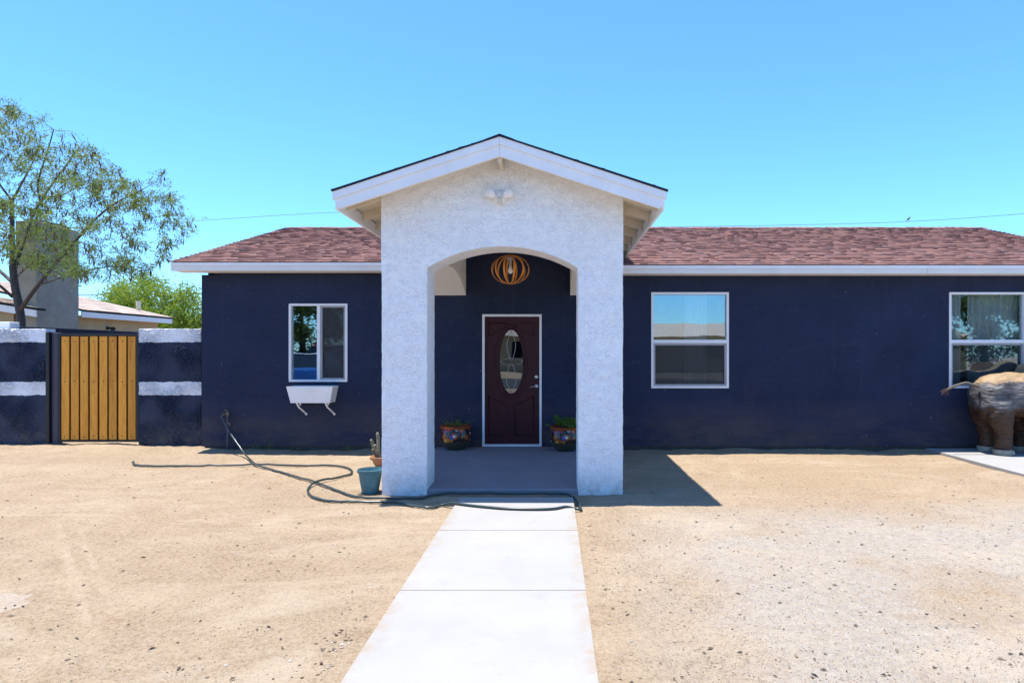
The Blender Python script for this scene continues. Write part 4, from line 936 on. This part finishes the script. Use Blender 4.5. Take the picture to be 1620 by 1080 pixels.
# gable infill + deck
zr_ = ez + nsl * (ex - rdx)
nroof = MB().prism([(ex, ez - 0.06), (rdx, zr_ - 0.06), (2 * rdx - ex, ez - 0.06), (2 * rdx - ex, ez - 0.012), (rdx, zr_ - 0.012), (ex, ez - 0.012)], 'y', eyn, eyf).build('roof', M['felt'], nb_)
dn = Vector((ex - rdx, 0, ez - zr_)).normalized()
o = shingles((ex + 0.02, eyn, ez - 0.012), (ex + 0.02, eyf + 0.02, ez - 0.012), dn, 26, math.hypot(ex - rdx, zr_ - ez) / 26, 0, 0.2, 0.4, rs).build('shingles', M['shingle_t'], nroof, recalc=False); o['kind'] = 'stuff'
MB().box(ex - 0.03, ex, eyn, eyf, ez - 0.20, ez - 0.061, 0.004).build('eave_fascia', M['white'], nroof)
MB().box(ex - 0.29, ex - 0.031, eyn, eyf, ez - 0.17, ez - 0.15).build('soffit', M['cream'], nroof)
MB().prism([(ex, ez - 0.19), (rdx, zr_ - 0.19), (rdx, zr_ - 0.061), (ex, ez - 0.061)], 'y', eyf - 0.03, eyf).build('rake_board', M['white'], nroof)
# chimney stack standing against the side wall, and the low gable left of it
chx, chy0, chy1 = -11.70, 14.32, 15.60; chl = XW(24, 14.32); ctop = 4.50
ch = MB().box(chl, chx, chy0, chy1, 0, ctop, 0.012).build('chimney', M['chimney'], nb_)
MB().box(chl + 0.08, chx - 0.08, chy0 + 0.15, chy1 - 0.15, ctop + 0.001, ctop + 0.07, 0.01).build('chimney_cap', M['black'], ch)
fx = XW(57, 14.0); fz = ZW(487, 14.0); fs_ = 0.16; fl_ = fx - 4.2
froof = MB().prism([(fx, fz - 0.05), (fl_, fz + fs_ * 4.2 - 0.05), (2 * fl_ - fx, fz - 0.05), (2 * fl_ - fx, fz), (fl_, fz + fs_ * 4.2), (fx, fz)], 'y', 14.0, 14.27).build('porch_roof', M['felt'], nb_)
bx_ = chl - 0.03; bz_ = fz + fs_ * (fx - bx_)
MB().prism([(bx_, bz_ - 0.05), (fl_, fz + fs_ * 4.2 - 0.05), (fl_, fz + fs_ * 4.2), (bx_, bz_)], 'y', 14.272, 15.88).build('porch_roof', M['felt'], nb_)
o = shingles((fx + 0.02, 13.98, fz + 0.002), (fx + 0.02, 15.8, fz + 0.002), Vector((4.2, 0, -fs_ * 4.2)).normalized(), 26, 4.2 * math.hypot(1, fs_) / 26, 0, 0.2, 0.4, rs, keep=lambda p: p.y < 14.2 or p.x < bx_ - 0.1).build('shingles', M['shingle_t'], froof, recalc=False); o['kind'] = 'stuff'
MB().prism([(fx, fz - 0.20), (fl_, fz + fs_ * 4.2 - 0.20), (fl_, fz + fs_ * 4.2 - 0.051), (fx, fz - 0.051)], 'y', 14.0, 14.03).build('rake_board', M['white'], froof)
MB().prism([(chl - 0.02, 0), (chl - 0.02, bz_ - 0.06), (fl_, fz + fs_ * 4.1 - 0.06), (-20, fz - 0.08), (-20, 0)], 'y', 14.30, 14.45).build('wall', M['nb_wall'], nb_)
vp = P(219, 490, 19.4); MB().lathe([(0.06, -0.3), (0.06, 0.27)], vp, 12).build('vent_pipe', M['cream'], nroof, smooth='auto')
lp = Vector((ex - 0.28, 17.2, 2.17)); MB().lathe([(0.05, 0), (0.05, 0.03)], lp, 12, 'x').tube([lp + Vector((0.03, 0, 0)), lp + Vector((0.10, -0.02, 0.0)), lp + Vector((0.20, -0.06, -0.03))], [0.02, 0.03, 0.065], 12).build('wall_lamp', M['black'], nb_, smooth='auto')

# ------------------------------------------------------------------ trees
def build_tree(name, label, base, limbs, targets, leaf_fn, mats, group=None, rad0=0.10, leafmat='leaf_mesq', pods=0, seed=1, reach=1.3, bark=True):
    rr = random.Random(seed); t = empty(name, base, label, 'tree', group)
    nodes = []; mb = MB()
    for pts, r0, r1 in limbs:
        s = spline(pts, 6); n = len(s); rs_ = [r0 + (r1 - r0) * i / (n - 1) for i in range(n)]
        mb.tube(s, rs_, 8); nodes += [(p, r) for p, r in zip(s, rs_)]
    arr = np.array([p[:] for p, _ in nodes]); rads = [r for _, r in nodes]
    tg = sorted(targets, key=lambda q: np.min(np.sum((arr - np.array(q[:])) ** 2, 1)))
    twigs = []
    for q in tg:
        d2 = np.sum((arr - np.array(q[:])) ** 2, 1); i = int(np.argmin(d2)); p = Vector(arr[i]); L = math.sqrt(d2[i])
        if L < 0.05: continue
        r0 = min(rads[i] * 0.7, 0.005 + 0.008 * L); mid = p.lerp(q, 0.5) + Vector((rr.gauss(0, 1), rr.gauss(0, 1), rr.gauss(0, 1) + 0.8)) * 0.10 * L
        s = spline([p, mid, q], 4); n = len(s); rs_ = [r0 + (0.003 - r0) * k / (n - 1) for k in range(n)]
        mb.tube(s, rs_, 5, caps=False); arr = np.vstack([arr, np.array([v[:] for v in s[2:]])]); rads += rs_[2:]; twigs.append(s)
    mb.build('trunk', M['bark'], t, smooth=True, recalc=False)
    lm = MB(); pm = MB()
    for s in twigs: leaf_fn(lm, pm, s, rr)
    lm.build('crown', M[leafmat], t, recalc=False)
    if pm.v: pm.build('seed_pods', M['pod'], t, recalc=False)
    return t
def mesq_leaf(lm, pm, s, rr):
    n = len(s)
    for i in range(2, n):
        p = s[i]
        for k in range(rr.choice((1, 2, 2, 3))):
            d = Vector((rr.gauss(0, 1), rr.gauss(0, 1), rr.gauss(0, 0.8) + 0.1)).normalized(); L = rr.uniform(0.10, 0.22); q = p + Vector((rr.gauss(0, .04), rr.gauss(0, .04), rr.gauss(0, .04)))
            if rr.random() < 0.17 and pm is not None:
                b = q; dd = Vector((rr.gauss(0, .25), rr.gauss(0, .25), -1)); leaf_quad(pm, b, dd, rr.uniform(0.11, 0.2), rr.uniform(0.022, 0.032)); continue
            # a feathery leaf: leaflets either side of a rachis
            side = d.cross(Vector((rr.gauss(0, 1), rr.gauss(0, 1), 1))).normalized(); npair = rr.randint(3, 5)
            for j in range(npair):
                c = q + d * L * (0.15 + 0.85 * j / npair) + Vector((0, 0, -0.03 * (j / npair) ** 2))
                for sg in (-1, 1):
                    if rr.random() < 0.2: continue
                    leaf_quad(lm, c, (side * sg + d * 0.5), rr.uniform(0.035, 0.07), rr.uniform(0.012, 0.021))
TY = 12.6
T = lambda px, py, dy=0.0: P(px, py, TY + dy)
tb = Vector((T(33, 505).x, TY, 0.0))
limbs = [([tb, T(36, 600), T(33, 505), T(24, 455), T(20, 420)], 0.085, 0.062),
         ([T(20, 420), T(19, 340, .1), T(19, 316, .15)], 0.048, 0.03), ([T(19, 318, .15), T(45, 270, .3), T(62, 235, .4)], 0.022, 0.009), ([T(19, 318, .15), T(-5, 285, -.2), T(-20, 255, -.4)], 0.022, 0.01),
         ([T(31, 492), T(52, 462, -.2), T(85, 420, -.35), T(125, 375, -.5), T(170, 330, -.7), T(225, 300, -.8)], 0.044, 0.010),
         ([T(58, 452, -.2), T(95, 440, -.5), T(150, 425, -.8), T(205, 420, -1)], 0.019, 0.007),
         ([T(24, 440), T(40, 425, .3), T(62, 408, .5), T(85, 385, .8)], 0.019, 0.008),
         ([T(22, 430), T(50, 345, .4), T(66, 318, .5), T(80, 295, .6), T(110, 255, .7), T(125, 235, .9)], 0.033, 0.009), ([T(64, 320, .5), T(60, 290, .3), T(75, 240, .1), T(85, 205, 0)], 0.022, 0.009), ([T(72, 312, .5), T(100, 308, .8), T(140, 285, 1)], 0.019, 0.007),
         ([T(18, 445), T(-15, 415, .3), T(-60, 370, .6), T(-120, 330, .8)], 0.036, 0.010), ([T(20, 470), T(-10, 445, -.4), T(-50, 430, -.8), T(-110, 380, -1.1)], 0.03, 0.009), ([T(-20, 420), T(-30, 340, -.6), T(-60, 260, -.8), T(-70, 220, -.8)], 0.026, 0.008)]
rt = random.Random(21); targets = []
def crown_ok(px, py):
    # outline of the crown in the photograph, as a rough dome (the tree is as deep as it is wide)
    if px < 20: top = 165 + max(0, (-30 - px)) * 0.55
    elif px < 80: top = 165 + (px - 20) * 0.35
    elif px < 250: top = 186 + (px - 80) * 0.75
    else: top = 258 + (px - 250) * 1.5
    bot = 412 + 34 * math.sin((px - 20) / 90) if px < 230 else 440 - (px - 230) * 0.9
    return top < py < bot
while len(targets) < 780:
    px, py = rt.uniform(-240, 312), rt.uniform(158, 450)
    if not crown_ok(px, py): continue
    dmax = 1.9 * math.sqrt(max(0.05, 1 - ((px - 35) / 290) ** 2)); targets.append(T(px, py, rt.uniform(-dmax, dmax)))
build_tree('mesquite_tree', 'airy mesquite tree with hanging brown pods behind the left wall', tb, limbs, targets, mesq_leaf, None, seed=5)
def bush_leaf(lm, pm, s, rr, sz=0.13, cnt=13):
    for i in range(1, len(s)):
        for k in range(cnt):
            p = s[i] + Vector((rr.gauss(0, .2), rr.gauss(0, .2), rr.gauss(0, .18))); leaf_quad(lm, p, Vector((rr.gauss(0, 1), rr.gauss(0, 1), rr.gauss(0, .7) - 0.1)), rr.uniform(sz * 0.7, sz * 1.4), rr.uniform(sz * 0.25, sz * 0.45))
BYd = 27.0; bb = Vector((P(240, 500, BYd).x, BYd, 0)); B_ = lambda px, py, dy=0: P(px, py, BYd + dy)
bl = [([bb, B_(240, 540), B_(238, 500), B_(232, 470)], 0.22, 0.10), ([B_(240, 510), B_(200, 480, .5), B_(175, 470, .6)], 0.09, 0.03), ([B_(240, 505), B_(270, 480, -.5), B_(295, 470, -.8)], 0.09, 0.03), ([B_(236, 480), B_(225, 455), B_(220, 440)], 0.06, 0.02)]
bt = []
while len(bt) < 330:
    px, py = rt.uniform(140, 345), rt.uniform(428, 560); e = ((px - 236) / 98) ** 2 + ((py - 515) / 78) ** 2
    if e > 1 or (e > 0.72 and rt.random() < 0.45): continue
    dm = 2.2 * math.sqrt(1 - e * 0.9); bt.append(B_(px, py, rt.uniform(-dm, dm)))
build_tree('background_tree', 'rounded bright green tree standing behind the neighbouring house', bb, bl, bt, bush_leaf, None, leafmat='leaf_back', seed=9)

# ------------------------------------------------------------------ overhead wires and a bird
def wire(name, pts, r, label): 
    o = MB().tube(spline(pts, 10), r, 5).build(name, M['wire'], None, smooth=True); return tag(o, label, 'cable')
WY = 42
wire('power_line', [P(-300, 395, WY - 6), P(100, 362, WY - 4), P(315, 349, WY - 2), P(530, 336, WY), P(760, 332, WY), P(900, 345, WY)], 0.014, 'thin overhead wire crossing the sky left of the porch roof')
wire('power_line', [P(850, 359, WY), P(1040, 359, WY), P(1250, 356, WY), P(1436, 350.5, WY), P(1620, 338, WY - 1), P(1900, 312, WY - 3)], 0.014, 'thin overhead wire above the right roof ridge')
wire('power_line', [P(60, 470, 33), P(150, 466, 33), P(318, 465, 33), P(460, 466, 33)], 0.02, 'dark wire passing in front of the bright green tree')
bp = P(1436.5, 349, WY); bird = empty('bird', bp, 'tiny dark bird perched on the wire above the right roof', 'bird')
m = MB().tube([bp + Vector((-0.10, 0, -0.02)), bp + Vector((-0.05, 0, 0.03)), bp + Vector((0.03, 0, 0.10)), bp + Vector((0.07, 0, 0.16)), bp + Vector((0.10, 0, 0.21)), bp + Vector((0.14, 0, 0.22)), bp + Vector((0.17, 0, 0.215))], [0.012, 0.03, 0.065, 0.05, 0.04, 0.025, 0.004], 10).tube([bp + Vector((0.01, 0, 0.06)), bp + Vector((0.01, 0, -0.005))], 0.006, 5)
m.build('body', M['black'], bird, smooth=True)

# ------------------------------------------------------------------ elephant statue
EYc = 9.42; ec = Vector((6.75, EYc, 0.034))
el = empty('elephant_statue', ec, 'large painted paper elephant statue, rump cut by the right edge', 'statue')
def E(px, py): return P(px, py, 9.33)
bm = bmesh.new()
def ball(c, r):
    mm = Matrix.Translation(Vector(c)) @ Matrix.Diagonal((*r, 1)); bmesh.ops.create_icosphere(bm, subdivisions=3, radius=1, matrix=mm)
def limb(pts, rad, n=14):
    t = MB().tube(pts, rad, n); vv = [bm.verts.new(v) for v in t.v]
    for f in t.f: bm.faces.new([vv[i] for i in f])
X0 = 6.25
ball((X0 + 0.385, EYc, 0.885), (0.395, 0.335, 0.345)); ball((X0 + 0.58, EYc, 0.89), (0.42, 0.35, 0.345)); ball((X0 + 0.84, EYc, 0.90), (0.34, 0.33, 0.34))
ball((X0 + 0.28, EYc - 0.05, 0.78), (0.27, 0.27, 0.31))
for (fx_, fy_) in ((0.33, -0.17), (0.33, 0.17), (0.86, -0.17), (0.82, 0.17)):
    limb([(X0 + fx_ - 0.06, EYc + fy_ * 0.8, 0.78), (X0 + fx_ - 0.045, EYc + fy_, 0.58), (X0 + fx_ - 0.01, EYc + fy_, 0.44), (X0 + fx_ + 0.01, EYc + fy_, 0.30), (X0 + fx_ + 0.01, EYc + fy_, 0.12), (X0 + fx_ + 0.01, EYc + fy_, 0.036)], [0.22, 0.175, 0.128, 0.112, 0.118, 0.115])
ball((X0 + 1.25, EYc, 1.12), (0.25, 0.22, 0.27)); limb([(X0 + 0.98, EYc, 0.98), (X0 + 1.15, EYc, 1.08)], [0.27, 0.22])
limb(spline([(X0 + 1.38, EYc, 1.06), (X0 + 1.55, EYc, 0.86), (X0 + 1.59, EYc, 0.55), (X0 + 1.67, EYc, 0.38), (X0 + 1.80, EYc, 0.42)], 5), [0.12 - 0.0042 * i for i in range(21)])
me = bpy.data.meshes.new('body'); bm.to_mesh(me); bm.free(); me.materials.append(M['hide'])
body = link('body', me, el)
rm = body.modifiers.new('remesh', 'REMESH'); rm.mode = 'VOXEL'; rm.voxel_size = 0.022; rm.use_smooth_shade = True
smd = body.modifiers.new('smooth', 'SMOOTH'); smd.iterations = 7; smd.factor = 0.6
tx = bpy.data.textures.new('crumple', 'CLOUDS'); tx.noise_scale = 0.24; tx.noise_depth = 1
dp = body.modifiers.new('crumple', 'DISPLACE'); dp.texture = tx; dp.strength = 0.06; dp.mid_level = 0.5; dp.texture_coords = 'LOCAL'
for (fx_, fy_) in ((0.33, -0.17), (0.33, 0.17), (0.86, -0.17), (0.82, 0.17)):
    f = MB().lathe([(0.122, 0.0), (0.126, 0.03), (0.118, 0.075), (0.108, 0.09)], (X0 + fx_, EYc + fy_, 0.034), 18).build('foot', M['hide'], el, smooth='auto')
    for a in (-0.95, -0.2, 0.55):
        c, s = math.cos(a), math.sin(a); n0 = Vector((X0 + fx_ + 0.120 * c, EYc + fy_ + 0.120 * s, 0.036)); tg_ = Vector((-s, c, 0))
        MB().tube([n0 - tg_ * 0.002 + Vector((0, 0, 0.0)), n0 + Vector((0.0, 0, 0.05)), n0 + Vector((-0.012 * c, -0.012 * s, 0.085))], [0.034, 0.032, 0.012], 10).build('toenail', M['nail'], f, smooth=True)
    MB().lathe([(0.128, 0.004), (0.131, 0.055), (0.124, 0.08), (0.112, 0.082)], (X0 + fx_ - 0.002, EYc + fy_ - 0.003, 0.034), 18).build('toe_band', M['nail'], f, smooth='auto')
for s in (-1, 1):
    MB().tube([(X0 + 1.41, EYc + s * 0.12, 0.98), (X0 + 1.55, EYc + s * 0.17, 0.86), (X0 + 1.71, EYc + s * 0.17, 0.88)], [0.03, 0.024, 0.004], 10).build('tusk', M['nail'], el, smooth=True)
    er = [(0, 0), (0.1, 0.16), (-0.05, 0.27), (-0.25, 0.24), (-0.33, 0.02), (-0.24, -0.22), (-0.1, -0.30), (0.0, -0.16)]
    MB().add([(X0 + 1.19 + p[0], EYc + s * (0.215 - p[0] * 0.5), 1.10 + p[1]) for p in er] + [(X0 + 1.19 + p[0], EYc + s * (0.235 - p[0] * 0.5), 1.10 + p[1]) for p in er], [tuple(range(8)), tuple(range(8, 16))[::-1]] + [(i, (i + 1) % 8, 8 + (i + 1) % 8, 8 + i) for i in range(8)]).build('ear', M['hide'], el)
TE = lambda px, py: P(px, py, 9.30)
tpts = spline([TE(1548, 611), TE(1538, 608), TE(1528, 605.5), TE(1515, 609), TE(1505, 613), TE(1499, 616)], 8)
tailo = MB()
for ph in (0, 2.09, 4.19):
    tailo.tube([p + Vector((0.0, 0.010 * math.sin(i * 0.9 + ph), 0.010 * math.cos(i * 0.9 + ph))) for i, p in enumerate(tpts)], 0.011, 6)
tailo = tailo.build('tail', M['rope'], el, smooth=True)
m = MB(); tt = tpts[-1]
for k in range(26):
    d = Vector((-0.055 + rnd.gauss(0, .022), rnd.gauss(0, .02), -0.035 + rnd.gauss(0, .028))); m.tube([tt, tt + d * 0.6, tt + d + Vector((0, 0, -0.012))], [0.008, 0.006, 0.002], 4)
m.build('tail_tuft', M['tuft'], tailo)

# ------------------------------------------------------------------ grit, stones and litter on the dirt
ICO = bmesh.new(); bmesh.ops.create_icosphere(ICO, subdivisions=1, radius=1); ICO.verts.index_update()
IV = [v.co.copy() for v in ICO.verts]; IF = [[v.index for v in f.verts] for f in ICO.faces]; ICO.free()
def free_spot(x, y): return not (-1.08 < x < 0.30 and y < 6.8) and x < 5.75 and not (-2.0 < x < 0.9 and y > 6.7) and y < 9.85
rg = random.Random(31); gm = MB(); lm = MB(); tot = 0
while tot < 15000:
    y = 2.7 * math.exp(rg.random() * math.log(9.8 / 2.7)); x = rg.uniform(-0.92 * y - 0.1, 0.78 * y + 0.1)
    if not free_spot(x, y): continue
    dens = 0.10 + 1.1 * max(0, noise.noise(Vector((x * 0.9, y * 0.9, 4))) + 0.6 * noise.noise(Vector((x * 3, y * 3, 9))))
    if x > 0.6 and y < 6.2: dens += 0.35
    if rg.random() > dens: continue
    near = (abs(x + 1.05) < 0.25 or abs(x - 0.32) < 0.3)
    r = rg.uniform(0.0016, 0.0042) if rg.random() < 0.975 else rg.uniform(0.005, 0.010)
    z = gh(x, y); c = Vector((x, y, z + r * 0.15)); sx_, sy_, sz_ = rg.uniform(0.7, 1.4), rg.uniform(0.7, 1.4), rg.uniform(0.4, 0.8)
    vs = [c + Vector((v.x * r * sx_ * rg.uniform(.8, 1.2), v.y * r * sy_ * rg.uniform(.8, 1.2), v.z * r * sz_)) for v in IV]
    (gm if rg.random() < 0.95 else lm).add(vs, IF); tot += 1
for i in range(420):   # crumbs in loose drifts along the path edges and by the driveway
    k = rg.random()
    if k < 0.3: x, y = 0.24 + abs(rg.gauss(0, 0.09)), rg.uniform(2.8, 6.2)
    elif k < 0.5: x, y = -1.02 - abs(rg.gauss(0, 0.12)), rg.uniform(2.8, 3.6)
    elif k < 0.75: x, y = 3.9 + rg.gauss(0, 0.7), 6.1 + rg.gauss(0, 0.5)
    else: x, y = 1.6 + rg.gauss(0, 0.9), 4.6 + rg.gauss(0, 0.6)
    if not free_spot(x, y): continue
    r = rg.uniform(0.003, 0.010); c = Vector((x, y, gh(x, y) + r * 0.2))
    vs = [c + Vector((v.x * r * rg.uniform(.8, 1.6), v.y * r * rg.uniform(.7, 1.2), v.z * r * 0.6)) for v in IV]; (gm if rg.random() < 0.75 else lm).add(vs, IF)
for i in range(240):   # curled dry leaves and pods
    y = 2.8 * math.exp(rg.random() * math.log(9.0 / 2.8)); x = rg.uniform(-0.9 * y, 0.75 * y)
    if not free_spot(x, y): continue
    a = rg.uniform(0, 6.28); L = rg.uniform(0.02, 0.05); d = Vector((math.cos(a), math.sin(a), 0)); c = Vector((x, y, gh(x, y) + 0.004)); s = Vector((-d.y, d.x, 0)) * L * 0.16
    lm.add([c, c + d * L * .5 + s + Vector((0, 0, .008)), c + d * L, c + d * L * .5 - s + Vector((0, 0, .003))], [(0, 1, 2), (0, 2, 3)])
tag(gm.build('gravel', M['gravel'], None, recalc=False), 'fine gravel and small stones scattered over the dirt', 'gravel', kind='stuff')
tag(lm.build('litter', M['litter'], None, recalc=False), 'dark dry leaf bits and clods scattered over the dirt', 'litter', kind='stuff')
# dry grass tufts at the foot of the left wall
m = MB()
for i in range(70):
    x = rg.choice((XW(425), XW(408), XW(552), XW(470), XW(590))) + rg.gauss(0, 0.05); y = HY - abs(rg.gauss(0.03, 0.03)); b = Vector((x, y - 0.01, gh(x, y)))
    m.tube([b, b + Vector((rg.gauss(0, .015), rg.gauss(-.01, .01), rg.uniform(.03, .08))), b + Vector((rg.gauss(0, .035), rg.gauss(-.02, .02), rg.uniform(.06, .14)))], [0.002, 0.0015, 0.0006], 3)
tag(m.build('dry_grass', M['leaf_mesq'], None, recalc=False), 'thin dry grass blades at the foot of the left wall', 'grass', kind='stuff')

# ------------------------------------------------------------------ across the street (seen only in the panes)
oh = empty('opposite_house', (4, -27, 0), 'low tan house across the street, seen only reflected in the panes', 'house')
MB().box(-14, 30, -34, -26, 0, 2.62).build('wall', M['nb_wall'], oh)
MB().prism([(-34.4, 2.6), (-30, 3.7), (-25.6, 2.6)], 'x', -14.5, 30.5).build('roof', M['shingle_t'], oh)
for x in (-3, 2, 11): MB().box(x, x + 1.4, -26.05, -25.98, 1.0, 2.2).build('window', M['car_glass'], oh)
MB().box(6.5, 7.5, -26.05, -25.97, 0, 2.1).build('door', M['wood'], oh)
def simple_tree(name, label, base, h, rx, n, seed, mat='leaf_dark'):
    r2 = random.Random(seed); b = Vector(base); top = b + Vector((0, 0, h * 0.55)); tg = []
    while len(tg) < n:
        v = Vector((r2.uniform(-1, 1), r2.uniform(-1, 1), r2.uniform(-1, 1)))
        if v.length < 1: tg.append(b + Vector((v.x * rx, v.y * rx, h * 0.55 + v.z * h * 0.42)))
    lf = lambda a, p_, s, q: bush_leaf(a, p_, s, q, 0.26, 9)
    build_tree(name, label, b, [([b, b + Vector((0.1, 0, h * 0.25)), top], 0.2, 0.08)], tg, lf, None, leafmat=mat, seed=seed)
simple_tree('street_tree', 'dark leafy street tree reflected in the sliding window', (-13.5, -14, 0), 8.5, 4.2, 220, 41)
simple_tree('street_tree', 'leafy street tree reflected in the window behind the elephant', (21.0, -11, 0), 8, 4.2, 260, 43)
def car(loc, rz, mat, label, prof, cab, L):
    root = empty('parked_car', loc, label, 'car', 'cars parked across the street'); root.rotation_euler.z = rz; bpy.context.view_layer.update()
    def fin(o): o.parent = root; o.matrix_parent_inverse = Matrix(); return o
    bm = bmesh.new(); t = MB().prism(prof, 'y', -0.88, 0.88); vv = [bm.verts.new(v) for v in t.v]
    for f in t.f: bm.faces.new([vv[i] for i in f])
    bmesh.ops.bevel(bm, geom=bm.edges[:], offset=0.06, segments=2, affect='EDGES'); me = bpy.data.meshes.new('body'); bm.to_mesh(me); bm.free(); me.materials.append(mat); fin(link('body', me))
    (a, b, c, d, z0, z1) = cab
    fin(MB().hexa([(a, -0.8, z0), (d, -0.8, z0), (d, 0.8, z0), (a, 0.8, z0), (b, -0.62, z1), (c, -0.62, z1), (c, 0.62, z1), (b, 0.62, z1)]).build('cabin_glass', M['car_glass']))
    fin(MB().box(b - 0.02, c + 0.02, -0.64, 0.64, z1, z1 + 0.04, 0.015).build('cabin_top', mat))
    for x in (L * 0.19, L * 0.80):
        for y in (-0.86, 0.86): wv = fin(MB().lathe([(0.2, -0.1), (0.34, -0.1), (0.34, 0.1), (0.2, 0.1)], (x, y, 0.34), 18, 'y').build('wheel', M['tyre'], smooth='auto'))
    for y in (-0.6, 0.6): fin(MB().box(-0.02, 0.03, y - 0.14, y + 0.14, 0.66, 0.80, 0.01).build('headlight', M['bulb']))
    return root
car((-13.6, -11.5, 0.012), R(4), M['red_paint'], 'red pickup truck parked across the yard front', [(0, .45), (0, .95), (1.5, 1.08), (1.6, 1.12), (5.2, 1.15), (5.3, .5), (4.7, .42), (0.5, .4)], (1.35, 1.9, 3.0, 3.3, 1.05, 1.78), 5.3)
car((-9.3, -6.3, 0.0), R(84), M['blue_paint'], 'blue sedan parked at the yard front', [(0, .42), (0, .75), (1.2, .92), (3.6, .95), (4.4, .85), (4.45, .45), (4.0, .38), (0.4, .36)], (1.1, 1.75, 2.9, 3.7, 0.9, 1.42), 4.45)
